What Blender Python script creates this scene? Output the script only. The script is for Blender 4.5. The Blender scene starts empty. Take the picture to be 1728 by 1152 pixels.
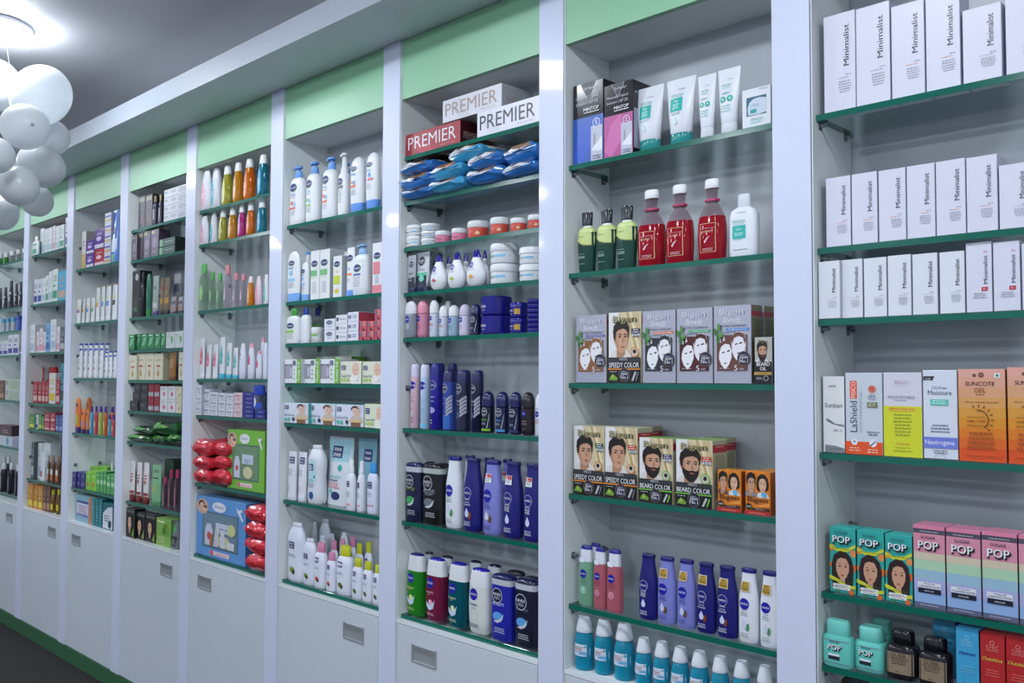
import bpy, bmesh, math, random
from mathutils import Vector, Matrix
random.seed(7)
scn = bpy.context.scene
COL = scn.collection

# ------------------------------------------------------------------ camera
FPX, YAW, PIT, ROLL = 1519.12, .77153, .04122, .00322
CAM = Vector((.82575, -1.55551, 1.28))
FW = Vector((-math.sin(YAW)*math.cos(PIT), math.cos(YAW)*math.cos(PIT), math.sin(PIT)))
_r = Vector((math.cos(YAW), math.sin(YAW), 0)); _u = _r.cross(FW)
RT = math.cos(ROLL)*_r + math.sin(ROLL)*_u
UP = -math.sin(ROLL)*_r + math.cos(ROLL)*_u
cd = bpy.data.cameras.new('camera'); cam = bpy.data.objects.new('camera', cd); COL.objects.link(cam)
cam.matrix_world = Matrix(((RT.x, UP.x, -FW.x, CAM.x), (RT.y, UP.y, -FW.y, CAM.y), (RT.z, UP.z, -FW.z, CAM.z), (0, 0, 0, 1)))
cd.sensor_width = 36; cd.lens = FPX/1728*36; cd.clip_start = .02
scn.camera = cam

# ------------------------------------------------------------------ world, exposure
scn.view_settings.view_transform = 'Standard'; scn.view_settings.look = 'None'
scn.view_settings.gamma = 1; scn.view_settings.use_curve_mapping = False
scn.view_settings.exposure = 0.55
wd = bpy.data.worlds.new('world'); scn.world = wd; wd.use_nodes = True
wd.node_tree.nodes['Background'].inputs[0].default_value = (.6, .7, 1, 1)
wd.node_tree.nodes['Background'].inputs[1].default_value = .05
LAMP_E = 60.0          # emission of the round ceiling lamps
LAMP_C = (.86, .92, 1.0)
ZC, ZB, ZS = 2.43, 2.29, 2.22    # ceiling, bulkhead top, soffit
LAMPS = [(-2.41, -.665), (-1.37, -.92), (0.0, -.92), (-4.05, -.82), (-5.5, -.85), (1.35, -.9),
         (-4.26, -2.4), (-2.9, -2.4), (-1.45, -2.4), (0.0, -2.4), (1.4, -2.4), (-5.8, -2.4),
         (-4.3, -3.9), (-2.9, -3.9), (-1.4, -3.9), (0.0, -3.9), (1.4, -3.9)]  # last row is added out of view to throw more light onto the shelves

# ------------------------------------------------------------------ pixel -> place (1728 x 1152)
def at(px, py, ax, v):
    d = FW + (px-864)/FPX*RT - (py-576)/FPX*UP
    i = 'xyz'.index(ax); t = (v-CAM[i])/d[i]
    return CAM + t*d
def deep(px, py, t): return CAM + t*(FW + (px-864)/FPX*RT - (py-576)/FPX*UP)
def pj(P):
    d = Vector(P)-CAM; k = d.dot(FW)
    return 864+FPX*d.dot(RT)/k, 576-FPX*d.dot(UP)/k

# ------------------------------------------------------------------ materials
def lin(h):
    h = h.lstrip('#'); o = []
    for i in (0, 2, 4):
        c = int(h[i:i+2], 16)/255; o.append(c/12.92 if c <= .04045 else ((c+.055)/1.055)**2.4)
    return (*o, 1)
CN = dict(white='#e9ebee', navy='#17166e', dnavy='#101237', ink='#20222c', black='#0c0c10', lilac='#7d84c8', green='#3c9a3a', lime='#8fc83a',
          teal='#1f9e9a', red='#b3202c', pink='#e58fb4', orange='#e0722a', yellow='#d9d43c', silver='#a9abb9', cream='#e6e2cc', grey='#8a8d94',
          lgrey='#c4c8cf', sky='#6aa5e6', dgreen='#0d4235', gold='#b8974a', skin='#c99a7c', hair='#1c1512', brown='#5a3524', magenta='#c43c86',
          coral='#e0605a', purple='#4b2a8c', blue='#2a58c0', mint='#6fcfc0', dred='#7a141c', rose='#c4566e', aqua='#4fc3d6')
MATS = {}
def M(s):
    if s in MATS: return MATS[s]
    kind, c = ('', s) if ':' not in s else s.split(':')
    col = lin(CN.get(c, c)) if c else (1, 1, 1, 1)
    m = bpy.data.materials.new('surface_'+s.replace(':', '_').replace('#', '')); m.use_nodes = True
    nt = m.node_tree; b = nt.nodes['Principled BSDF']
    b.inputs['Base Color'].default_value = col; b.inputs['Roughness'].default_value = .38
    if kind == 'g': b.inputs['Roughness'].default_value = .14
    elif kind == 'k': b.inputs['Roughness'].default_value = .7
    elif kind == 'm': b.inputs['Metallic'].default_value = .9; b.inputs['Roughness'].default_value = .3
    elif kind == 'f': b.inputs['Metallic'].default_value = .45; b.inputs['Roughness'].default_value = .3
    elif kind in ('l', 'c'):
        tr = nt.nodes.new('ShaderNodeBsdfTransparent'); mx = nt.nodes.new('ShaderNodeMixShader')
        tr.inputs[0].default_value = tuple(.25+.75*x for x in col[:3])+(1,)
        b.inputs['Roughness'].default_value = .07
        fr = nt.nodes.new('ShaderNodeLayerWeight'); fr.inputs[0].default_value = .35
        mr = nt.nodes.new('ShaderNodeMapRange')
        lo, hi = (.5, .95) if kind == 'l' else (.07, .6)
        mr.inputs['To Min'].default_value = lo; mr.inputs['To Max'].default_value = hi
        nt.links.new(fr.outputs['Facing'], mr.inputs['Value']); nt.links.new(mr.outputs[0], mx.inputs[0])
        nt.links.new(tr.outputs[0], mx.inputs[1]); nt.links.new(b.outputs[0], mx.inputs[2])
        nt.links.new(mx.outputs[0], nt.nodes['Material Output'].inputs[0])
    MATS[s] = m; return m

def noisy(name, c1, c2, scale, rough, bump=0, stretch=(1, 1, 1), coat=0):
    m = bpy.data.materials.new(name); m.use_nodes = True; nt = m.node_tree; b = nt.nodes['Principled BSDF']
    tc = nt.nodes.new('ShaderNodeTexCoord'); mp = nt.nodes.new('ShaderNodeMapping'); mp.inputs['Scale'].default_value = stretch
    n = nt.nodes.new('ShaderNodeTexNoise'); n.inputs['Scale'].default_value = scale; n.inputs['Detail'].default_value = 6
    mx = nt.nodes.new('ShaderNodeMix'); mx.data_type = 'RGBA'
    mx.inputs[6].default_value = lin(c1); mx.inputs[7].default_value = lin(c2)
    nt.links.new(tc.outputs['Object'], mp.inputs[0]); nt.links.new(mp.outputs[0], n.inputs['Vector'])
    nt.links.new(n.outputs['Fac'], mx.inputs[0]); nt.links.new(mx.outputs[2], b.inputs['Base Color'])
    b.inputs['Roughness'].default_value = rough; b.inputs['Coat Weight'].default_value = coat; b.inputs['Coat Roughness'].default_value = .06
    if bump:
        bp = nt.nodes.new('ShaderNodeBump'); bp.inputs['Strength'].default_value = bump; bp.inputs['Distance'].default_value = .002
        nt.links.new(n.outputs['Fac'], bp.inputs['Height']); nt.links.new(bp.outputs[0], b.inputs['Normal'])
    return m
MAT_LAM = noisy('white_laminate', '#d3d9ef', '#cfd5ec', 9, .42, 0, (1, 1, .2), .4)
MAT_IN = noisy('inner_laminate', '#e8eceb', '#e2e7e6', 6, .35)
MAT_BACK = noisy('back_laminate_shaded', '#b1b7bd', '#abb1b8', 6, .4)  # darker than the side laminate: shade inside the bay put into the colour
MAT_DOOR = noisy('door_laminate', '#ccd3dc', '#c6ced6', 4, .25, 0, (1, 1, .5))
MAT_GRN = noisy('green_laminate', '#92c6a2', '#8cc09a', 5, .42)
MAT_PLG = noisy('green_plinth', '#356444', '#2f5c3e', 12, .4)
MAT_CEIL = noisy('ceiling_paint', '#d8d8dc', '#d2d2d6', 3, .5, .02)
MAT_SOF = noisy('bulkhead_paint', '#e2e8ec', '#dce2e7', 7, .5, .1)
MAT_SOF_DIM = noisy('bulkhead_front_dimmed', '#9aa2ac', '#949ca6', 7, .5)  # greyer copy of the bulkhead paint; tones down lamp light on the front
MAT_WALL = noisy('wall_paint', '#cfd3da', '#c8ccd3', 4, .7)
MAT_FLR = noisy('floor_stone', '#100e0e', '#181515', 3, .8)
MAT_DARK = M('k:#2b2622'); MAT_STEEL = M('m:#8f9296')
def glass_mat():
    m = bpy.data.materials.new('shelf_glass'); m.use_nodes = True; nt = m.node_tree
    nt.nodes.remove(nt.nodes['Principled BSDF'])
    tr = nt.nodes.new('ShaderNodeBsdfTransparent'); tr.inputs[0].default_value = (.91, .955, .945, 1)
    gl = nt.nodes.new('ShaderNodeBsdfGlossy'); gl.inputs[0].default_value = (.9, 1, .97, 1); gl.inputs['Roughness'].default_value = .03
    fr = nt.nodes.new('ShaderNodeFresnel'); fr.inputs[0].default_value = 1.5
    mx = nt.nodes.new('ShaderNodeMixShader')
    ge = nt.nodes.new('ShaderNodeNewGeometry'); iv = nt.nodes.new('ShaderNodeMath'); iv.operation = 'SUBTRACT'; iv.inputs[0].default_value = 1
    mu = nt.nodes.new('ShaderNodeMath'); mu.operation = 'MULTIPLY'       # reflect on the outer faces only
    nt.links.new(ge.outputs['Backfacing'], iv.inputs[1]); nt.links.new(iv.outputs[0], mu.inputs[0]); nt.links.new(fr.outputs[0], mu.inputs[1])
    nt.links.new(mu.outputs[0], mx.inputs[0]); nt.links.new(tr.outputs[0], mx.inputs[1]); nt.links.new(gl.outputs[0], mx.inputs[2])
    nt.links.new(mx.outputs[0], nt.nodes['Material Output'].inputs[0]); return m
MAT_GLASS = glass_mat()
MAT_EDGE = M('g:#0d6252')

# ------------------------------------------------------------------ mesh helpers
def obj(name, bm, mats, parent=None, loc=(0, 0, 0), smooth=False, normals=True):
    if normals: bmesh.ops.recalc_face_normals(bm, faces=bm.faces)
    me = bpy.data.meshes.new(name); bm.to_mesh(me); bm.free()
    for m in (mats if isinstance(mats, (list, tuple)) else [mats]): me.materials.append(m)
    if smooth:
        for p in me.polygons: p.use_smooth = True
        me.set_sharp_from_angle(angle=math.radians(38))
    o = bpy.data.objects.new(name, me); COL.objects.link(o); o.location = loc
    if parent: o.parent = parent
    return o
def empty(name, loc):
    o = bpy.data.objects.new(name, None); COL.objects.link(o); o.location = loc; o.empty_display_size = .02; return o
def tag(o, label=None, cat=None, group=None, kind=None):
    if label: o['label'] = label
    if cat: o['category'] = cat
    if group: o['group'] = group
    if kind: o['kind'] = kind
def box(bm, x0, x1, y0, y1, z0, z1, mi=0, bev=0):
    vs = [bm.verts.new((x, y, z)) for x in (x0, x1) for y in (y0, y1) for z in (z0, z1)]
    fs = [bm.faces.new([vs[i] for i in q]) for q in ((0, 1, 3, 2), (4, 6, 7, 5), (0, 4, 5, 1), (2, 3, 7, 6), (0, 2, 6, 4), (1, 5, 7, 3))]
    for f in fs: f.material_index = mi
    if bev:
        es = list({e for f in fs for e in f.edges})
        r = bmesh.ops.bevel(bm, geom=es, offset=bev, segments=2, affect='EDGES', profile=.5)
        for f in r['faces']: f.material_index = mi
    return fs
def boxo(name, x0, x1, y0, y1, z0, z1, mat, parent=None, bev=0, loc=(0, 0, 0)):
    bm = bmesh.new(); box(bm, x0, x1, y0, y1, z0, z1, 0, bev); return obj(name, bm, mat, parent, loc, normals=True)
def spow(c, n): return math.copysign(abs(c)**(2/n), c)
def loft(bm, secs, mi=0, N=24, ends=(True, True)):
    """secs: (z, a, b, n[, yoff]) superellipse rings"""
    rings = []
    for s in secs:
        z, a, b, n = s[:4]; yo = s[4] if len(s) > 4 else 0
        rings.append([bm.verts.new((a*spow(math.cos(2*math.pi*i/N), n), yo+b*spow(math.sin(2*math.pi*i/N), n), z)) for i in range(N)])
    for A, B in zip(rings, rings[1:]):
        for i in range(N):
            j = (i+1) % N; f = bm.faces.new((A[i], A[j], B[j], B[i])); f.material_index = mi; f.smooth = True
    for e, R in ((0, rings[0]), (1, rings[-1])):
        if ends[e]: f = bm.faces.new(R if e else R[::-1]); f.material_index = mi
def cyl(bm, p, axis, r, L, mi=0, N=12):
    p = Vector(p); ax = Vector(axis).normalized(); q = ax.to_track_quat('Z', 'Y')
    R = [[bm.verts.new(p+q @ Vector((r*math.cos(2*math.pi*i/N), r*math.sin(2*math.pi*i/N), h))) for i in range(N)] for h in (0, L)]
    for i in range(N):
        j = (i+1) % N; bm.faces.new((R[0][i], R[0][j], R[1][j], R[1][i])).material_index = mi
    bm.faces.new(R[0][::-1]).material_index = mi; bm.faces.new(R[1]).material_index = mi

# ------------------------------------------------------------------ lettering cache
TC = {}
def text_tris(s, bold):
    k = s
    if k in TC: return TC[k]
    c = bpy.data.curves.new('t', 'FONT'); c.body = s; c.resolution_u = 2; c.fill_mode = 'FRONT'
    o = bpy.data.objects.new('t', c); COL.objects.link(o)
    me = bpy.data.meshes.new_from_object(o.evaluated_get(bpy.context.evaluated_depsgraph_get()))
    vs = [(v.co.x, v.co.y) for v in me.vertices]; fs = [tuple(p.vertices) for p in me.polygons]
    bpy.data.objects.remove(o); bpy.data.curves.remove(c); bpy.data.meshes.remove(me)
    x0 = min(v[0] for v in vs); x1 = max(v[0] for v in vs); y0 = min(v[1] for v in vs); y1 = max(v[1] for v in vs)
    # height measured without tails so capitals sit centred
    TC[k] = ([(x-(x0+x1)/2, y-(y0+y1)/2) for x, y in vs], fs, x1-x0, y1-y0); return TC[k]

# ------------------------------------------------------------------ artwork on a surface
def draw(bm, art, W, H, surf, mi_of, curved):
    """art in fractions of the front; surf(x,z)->y of the surface; every layer sits a hair prouder"""
    lay = 0
    def put(pts, faces, col):
        nonlocal lay; lay += 1; e = .00025+.00010*lay
        if not curved: pts = [(min(max(x, -W/2), W/2), min(max(z, 0), H)) for x, z in pts]
        vs = [bm.verts.new((x, surf(x, z)-e, z)) for x, z in pts]; mi = mi_of(col)
        for f in faces:
            try: g = bm.faces.new([vs[i] for i in f])
            except ValueError: continue
            g.material_index = mi
            if g.calc_area() > 0 and g.normal.y > 0: g.normal_flip()
    for a in art:
        k = a[0]
        if k == 'r':
            u0, v0, u1, v1, c = a[1:6]; nx = max(1, int(10*(u1-u0))) if curved else 1; nz = max(1, int(14*(v1-v0))) if curved else 1
            P = [((u0+(u1-u0)*i/nx-.5)*W, (v0+(v1-v0)*j/nz)*H) for j in range(nz+1) for i in range(nx+1)]
            put(P, [(j*(nx+1)+i, j*(nx+1)+i+1, (j+1)*(nx+1)+i+1, (j+1)*(nx+1)+i) for j in range(nz) for i in range(nx)], c)
        elif k in 'ceo':
            cu, cv = a[1:3]
            if k == 'c': rx = rz = a[3]*W; c = a[4]; inner = 0
            elif k == 'e': rx, rz, c = a[3]*W, a[4]*H, a[5]; inner = 0
            else: rx = rz = a[3]*W; inner = 1-a[4]; c = a[5]
            n = 22; X = (cu-.5)*W; Z = cv*H; rr = [inner, 1] if (inner or not curved) else [0, .5, 1]
            if inner == 0 and not curved: P = [(X+rx*math.cos(2*math.pi*i/n), Z+rz*math.sin(2*math.pi*i/n)) for i in range(n)]; put(P, [tuple(range(n))], c)
            else:
                P = []; F = []
                for q in rr: P += [(X+q*rx*math.cos(2*math.pi*i/n), Z+q*rz*math.sin(2*math.pi*i/n)) for i in range(n)]
                for t in range(len(rr)-1):
                    if rr[t] == 0: F += [(t*n, (t+1)*n+i, (t+1)*n+(i+1) % n) for i in range(n)]
                    else: F += [(t*n+i, t*n+(i+1) % n, (t+1)*n+(i+1) % n, (t+1)*n+i) for i in range(n)]
                put(P, F, c)
        elif k == 'p':
            P = [((u-.5)*W, v*H) for u, v in a[1]]
            if not curved: put(P, [tuple(range(len(P)))], a[2]); continue
            t = bmesh.new(); t.faces.new([t.verts.new((x, 0, z)) for x, z in P]); bmesh.ops.triangulate(t, faces=t.faces)
            bmesh.ops.subdivide_edges(t, edges=[e for e in t.edges if e.calc_length() > W*.12], cuts=3, use_grid_fill=True); bmesh.ops.triangulate(t, faces=t.faces)
            t.verts.index_update(); put([(v.co.x, v.co.z) for v in t.verts], [tuple(v.index for v in f.verts) for f in t.faces], a[2]); t.free()
        elif k == 't':
            s, u, v, w, c = a[1:6]; o = a[6] if len(a) > 6 else {}
            vs, fs, bw, bh = text_tris(s, o.get('b', 0.0)); rot = o.get('rot', 0)
            X = (u-.5)*W; Z = v*H
            if rot:
                sx = w*H/bw; sy = o['h']*W/bh if 'h' in o else sx
                P = [(X-y*sy, Z+x*sx) for x, y in vs]
            else:
                sx = w*W/bw; sy = o['h']*H/bh if 'h' in o else sx; sl = o.get('sl', 0); ti = o.get('ti', 0)
                P = [(X+x*sx+y*sy*sl, Z+y*sy+x*sx*ti) for x, y in vs]
            bo = o.get('b', 0); d = bo*.32*sx*(-1 if rot else 1)      # heavier lettering: the same word struck again a hair to the side
            for q in ([0] if bo < .008 else ([-1, 1] if bo < .035 else [-1.4, 0, 1.4])):
                put([(x+(0 if rot else q*d), z+(q*d if rot else 0)) for x, z in P] if q else P, fs, c)
        elif k == 'l':          # lines of very small print
            u, v, w, n, c = a[1:6]; dv = a[6] if len(a) > 6 else .022; rs = random.Random(int(u*97+v*1013+n))
            P = []; F = []
            for j in range(n):
                x = -w/2*rs.uniform(.7, 1); end = -x
                while x < end:
                    ww = rs.uniform(.04, .11); b = len(P)
                    z0 = (v-j*dv)*H; z1 = z0+dv*.42*H
                    xa = (u+x-.5)*W; xb = (u+min(x+ww, end)-.5)*W
                    P += [(xa, z0), (xb, z0), (xb, z1), (xa, z1)]; F.append((b, b+1, b+2, b+3)); x += ww+.022
            put(P, F, c)

# ------------------------------------------------------------------ product shapes (fractions of height / half width / half depth)
KINDS = {
 'lotion': (.55, [('body', 0, [(0, .84), (.02, .95), (.1, 1), (.45, 1), (.62, .95), (.74, .82), (.84, .70), (.945, .66)], 2.5), ('cap', 1, [(.945, .72), (.985, .74), (1, .66)], 2.4)]),
 'men': (.5, [('body', 0, [(0, .9), (.012, .97), (.3, 1), (.84, .98)], 3.6), ('collar', 2, [(.84, .99), (.93, .99)], 3.6), ('cap', 1, [(.93, 1.02), (.96, 1.0), (.985, .85), (1, .55)], 3)]),
 'gel': (.5, [('body', 0, [(0, .74), (.03, .86), (.2, .97), (.45, 1), (.72, .93)], 3), ('cap', 1, [(.72, .95), (.9, .84), (.95, .78), (.965, .74)], 3), ('button', 2, [(.965, .74), (.985, .66), (1, .35)], 2.4)]),
 'pump': (.62, [('body', 0, [(0, .9), (.02, .97), (.1, 1), (.68, .96), (.76, .82), (.79, .55)], 2.8), ('collar', 1, [(.79, .46), (.80, .5), (.9, .44), (.905, .15)], 2), ('nozzle', 1, None, 2)]),
 'foam': (.7, [('body', 0, [(0, .9), (.02, .97), (.1, 1), (.6, .95), (.66, .8), (.67, .7)], 2.6), ('collar', 1, [(.67, .66), (.73, .66), (.78, .44), (.9, .42), (.92, .3)], 2), ('nozzle', 1, None, 2)]),
 'upside': (.5, [('cap', 1, [(0, .84), (.02, .9), (.16, .94)], 2.6), ('body', 0, [(.16, .94), (.4, 1), (.6, .97), (.8, .95), (.92, .8), (.97, .55), (1, .2)], 2.6)]),
 'rollon': (.8, [('body', 0, [(0, .88), (.02, .95), (.1, 1), (.62, .97), (.64, .8)], 2.4), ('cap', 1, [(.64, 1), (.8, .99), (.9, .84), (.96, .6), (.99, .35), (1, .1)], 2.2)]),
 'aero': (1, [('body', 0, [(0, .92), (.01, 1), (.78, 1), (.8, .98)], 2), ('cap', 1, [(.8, 1), (.93, .96), (.98, .84), (1, .6)], 2)]),
 'drop': (.5, [('body', 0, [(0, .45), (.02, .6), (.08, .82), (.2, .98), (.3, 1), (.42, .94), (.56, .76), (.7, .52), (.78, .4)], 2.1), ('cap', 1, [(.78, .44), (.8, .43), (.93, .3), (.99, .2), (1, .1)], 2)]),
 'jar': (1, [('body', 0, [(0, .84), (.04, .94), (.2, .98), (.6, .96)], 2), ('lid', 1, [(.6, 1), (.62, 1.02), (.9, 1.0), (.97, .95), (1, .85)], 2)]),
 'tin': (1, [('body', 0, [(0, .85), (.05, .97), (.2, 1), (.68, 1)], 2), ('lid', 1, [(.68, 1.02), (.94, 1.02), (.99, .96), (1, .9)], 2)]),
 'tube': (.62, [('cap', 1, [(0, .70), (.01, .74), (.17, .70), (.175, .6)], 2), ('body', 0, [(.175, .66, .66), (.2, .72, .72), (.5, .86, .6), (.8, .96, .3), (.96, 1, .05), (1, 1, .04)], 2)]),
 'tubew': (.5, [('cap', 1, [(0, .86), (.01, .92), (.12, .9), (.125, .86)], 2.4), ('body', 0, [(.125, .9, .9), (.4, .95, .8), (.7, .98, .45), (.97, 1, .06), (1, 1, .04)], 2)]),
 'pinkwash': (.62, [('body', 0, [(0, .84), (.02, .93), (.25, 1), (.42, .99), (.52, .92), (.535, .91)], 2.6), ('neck', 2, [(.535, .91), (.6, .76), (.66, .58), (.705, .34), (.71, .46), (.73, .52), (.75, .48), (.76, .38), (.86, .42), (.88, .5)], 2.1), ('ring', 3, [(.722, .5), (.728, .56), (.75, .56), (.756, .5)], 2), ('cap', 1, [(.885, .5), (.9, .54), (.985, .52), (1, .46)], 2)]),
 'bluewash': (1, [('body', 0, [(0, .84), (.02, .93), (.08, .99), (.16, .9), (.2, .93), (.28, 1), (.46, 1), (.52, .96), (.6, .9), (.7, .74), (.71, .7)], 2.2), ('cap', 1, [(.705, .84), (.72, .86), (.76, .84), (.97, .6), (1, .54)], 2.2)]),
 'wavy': (.55, [('body', 0, [(0, .78), (.03, .84), (.15, .88), (.35, .96), (.55, 1), (.66, .98)], 2.4), ('shoulder', 3, [(.66, .98), (.7, .93), (.735, .76), (.75, .5)], 2.4), ('collar', 2, [(.75, .5), (.78, .46)], 2), ('cap', 1, [(.78, .54), (.98, .6), (1, .56)], 2)]),
 'flask': (.5, [('body', 0, [(0, .92), (.02, .97), (.1, 1), (.66, .98), (.74, .85), (.79, .5)], 3), ('cap', 1, [(.79, .44), (.8, .47), (.98, .44), (1, .4)], 2)]),
 'baby': (.6, [('body', 0, [(0, .84), (.02, .93), (.15, 1), (.4, .98), (.6, .86), (.78, .64)], 2.3), ('cap', 1, [(.78, .68), (.8, .7), (.94, .6), (1, .5)], 2.2)]),
 'babyw': (.55, [('body', 0, [(0, .8), (.02, .92), (.25, 1), (.5, .96), (.75, .76), (.88, .62)], 2.3), ('cap', 1, [(.88, .63), (.97, .5), (1, .4)], 2.2)]),
 'slim': (.8, [('body', 0, [(0, .9), (.02, .97), (.1, 1), (.62, .99), (.73, .88), (.79, .6)], 2.4), ('cap', 1, [(.79, .6), (.81, .64), (.98, .6), (1, .56)], 2)]),
 'milk': (.6, [('body', 0, [(0, .84), (.02, .94), (.12, 1), (.3, .97), (.48, .9), (.6, .95), (.75, .98), (.85, .8), (.93, .55)], 2.4), ('cap', 1, [(.93, .5), (.94, .54), (.99, .52), (1, .48)], 2)]),
 'spray': (.8, [('body', 0, [(0, .9), (.02, .98), (.1, 1), (.6, .98), (.68, .8), (.74, .5)], 2.2), ('cap', 1, [(.74, .56), (.76, .58), (.84, .54), (.86, .48), (.97, .46), (1, .38)], 2)]),
 'micel': (.5, [('body', 0, [(0, .9), (.02, .97), (.1, 1), (.6, .97), (.72, .86), (.74, .78)], 3.4), ('cap', 1, [(.73, .8), (.93, .74), (.94, .72)], 3), ('button', 2, [(.94, .76), (.98, .74), (1, .6)], 2.4)]),
 'nail': (.75, [('body', 0, [(0, .92), (.02, .98), (.1, 1), (.62, 1), (.68, .92), (.72, .7)], 4), ('cap', 1, [(.72, .72), (.74, .76), (.96, .72), (1, .62)], 2.6)]),
 'squat': (.8, [('body', 0, [(0, .9), (.03, .98), (.1, 1), (.6, 1), (.66, .9), (.68, .7)], 4), ('cap', 1, [(.68, .74), (.7, .78), (.95, .76), (1, .66)], 3)]),
}
def sec_at(prof, z, n):
    for p, q in zip(prof, prof[1:]):
        if p[0] <= z <= q[0]:
            t = (z-p[0])/max(1e-6, q[0]-p[0]); pd = p[2] if len(p) > 2 else p[1]; qd = q[2] if len(q) > 2 else q[1]
            return p[1]+(q[1]-p[1])*t, pd+(qd-pd)*t
    p = prof[0] if z < prof[0][0] else prof[-1]
    return p[1], (p[2] if len(p) > 2 else p[1])

MCACHE = {}
def build(style, W, H, D, loc, rz=0):
    """one product; returns its top-level object. D = full depth"""
    name, cat, desc, kind, cols, art = STY[style][:6]
    key = (style, round(W, 3), round(H, 3), round(D, 3))
    if kind in KINDS:
        root = empty(name, loc); root.rotation_euler.z = rz
        rho, parts = KINDS[kind]; a = W/2; b = D/2
        if key not in MCACHE:
            L = []
            for pn, ci, prof, n in parts:
                bm = bmesh.new(); mats = [M(cols[min(ci, len(cols)-1)])]
                def mi_of(c):
                    m = M(c)
                    if m not in mats: mats.append(m)
                    return mats.index(m)
                if prof is None:                      # pump head
                    r = a*.13
                    cyl(bm, (0, 0, .9*H), (0, 0, 1), r, .055*H, 0)
                    loft(bm, [(.945*H, a*.3, b*.45, 2), (.955*H, a*.42, b*.6, 2), (.985*H, a*.42, b*.6, 2), (1*H, a*.2, b*.3, 2)], 0, 16)
                    ln = a*(.72 if kind == 'pump' else 1.0)
                    if kind == 'foam':
                        loft(bm, [(.86*H, a*.3, b*.45, 2), (.93*H, a*.3, b*.45, 2)], 0, 16)
                    bx = box(bm, -ln, 0, -a*.13, a*.13, .95*H, .985*H, 0, .001)
                else:
                    loft(bm, [(p[0]*H, a*p[1], b*(p[2] if len(p) > 2 else p[1]), n) for p in prof], 0, 28)
                me_art = art if pn == 'body' else ([] if len(STY[style]) < 7 else STY[style][6].get(pn, []))
                if me_art:
                    def surf(x, z, prof=prof, n=n):
                        sa, sb = sec_at(prof, z/H, n); sa *= a; sb *= b
                        t = min(abs(x)/sa, .995); return -sb*(1-t**n)**(1/n)
                    bmesh.ops.recalc_face_normals(bm, faces=bm.faces)
                    draw(bm, me_art, W, H, surf, mi_of, True)
                o = obj(pn, bm, mats, root, smooth=False, normals=not me_art); L.append((pn, o.data))
                o.data.set_sharp_from_angle(angle=math.radians(40))
                for p in o.data.polygons: p.use_smooth = True
            MCACHE[key] = L
        else:
            for pn, me in MCACHE[key]:
                o = bpy.data.objects.new(pn, me); COL.objects.link(o); o.parent = root
        return root
    if key in MCACHE:
        o = bpy.data.objects.new(name, MCACHE[key]); COL.objects.link(o); o.location = loc; o.rotation_euler.z = rz; return o
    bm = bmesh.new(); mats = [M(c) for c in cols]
    def mi_of(c):
        m = M(c)
        if m not in mats: mats.append(m)
        return mats.index(m)
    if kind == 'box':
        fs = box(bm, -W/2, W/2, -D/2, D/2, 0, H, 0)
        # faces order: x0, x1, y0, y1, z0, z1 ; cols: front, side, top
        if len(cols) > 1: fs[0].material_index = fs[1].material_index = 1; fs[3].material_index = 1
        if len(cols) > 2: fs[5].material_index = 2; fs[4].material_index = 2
        # tuck-flap lip on the top edge and a glued seam along the side
        bmesh.ops.recalc_face_normals(bm, faces=bm.faces)
        bmesh.ops.bevel(bm, geom=list(bm.edges), offset=min(.0009, W*.02), segments=1, affect='EDGES')
        draw(bm, art, W, H, lambda x, z: -D/2, mi_of, False)
        ex = STY[style][6] if len(STY[style]) > 6 else {}
        if 'side' in ex:                               # artwork for the side that faces along the shelf (+x)
            b2 = bmesh.new(); draw(b2, ex['side'], D, H, lambda x, z: -W/2, mi_of, False)
            b2.transform(Matrix.Rotation(math.pi/2, 4, 'Z')); tm = bpy.data.meshes.new('x'); b2.to_mesh(tm); b2.free()
            bm.from_mesh(tm); bpy.data.meshes.remove(tm)
    elif kind == 'pouch':                              # soft packet lying down, its sealed end to the front
        N = 24; K = 10; rings = []; rs = random.Random(int(W*9e4+H*5e4+loc[0]*777)); ph = rs.uniform(0, 6)
        for k in range(K+1):
            t = k/K; y = -D/2+D*t; q = min(1, .62+5*t, .62+5*(1-t)); yy = y+(.004 if k == 0 else 0)
            ww = W/2*(.95+.05*q); ring = []
            for i in range(N):
                an = 2*math.pi*i/N; x = ww*spow(math.cos(an), 3.6); z = H/2+H/2*q*spow(math.sin(an), 2.9)
                wob = H*(.07*math.sin(7*x/W+ph+.6*k)+.05*math.sin(17*x/W+2*ph))*(1 if z > H*.5 else .3)
                if k == 0: wob *= 1.6
                ring.append(bm.verts.new((x, yy+.0025*math.sin(9*x/W+ph), min(H, max(0, z+wob-.06*H*(z > H*.5))))))
            rings.append(ring)
        for k in range(K):
            for i in range(N):
                j = (i+1) % N; f = bm.faces.new((rings[k][i], rings[k][j], rings[k+1][j], rings[k+1][i])); f.smooth = True
                an = 2*math.pi*(i+.5)/N; c = math.cos(an)
                if math.sin(an) > .25 and len(mats) > 1:
                    f.material_index = 1 if (c < .1 or k > 1) else 0
                    if len(mats) > 2 and -.35 < c < .35: f.material_index = 2
        ce = bm.verts.new((0, -D/2-.003, H*.5))
        for i in range(N):
            f = bm.faces.new((rings[0][(i+1) % N], rings[0][i], ce)); an = 2*math.pi*(i+.5)/N; c = math.cos(an)
            if math.sin(an) > .1 and len(mats) > 1: f.material_index = (1 if c < .15 else (2 if c < .55 and len(mats) > 2 else 0))
        bm.faces.new(rings[-1])
        # pressed seal across the front end
        sv = [[bm.verts.new((W*.46*(-1+j/4), -D/2-.003-.006*s+.001*math.sin(j*2+ph), H*(.5+.05*math.sin(j*1.7+ph))+(.0008 if s == 0 else .0004))) for j in range(9)] for s in (0, 1)]
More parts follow.
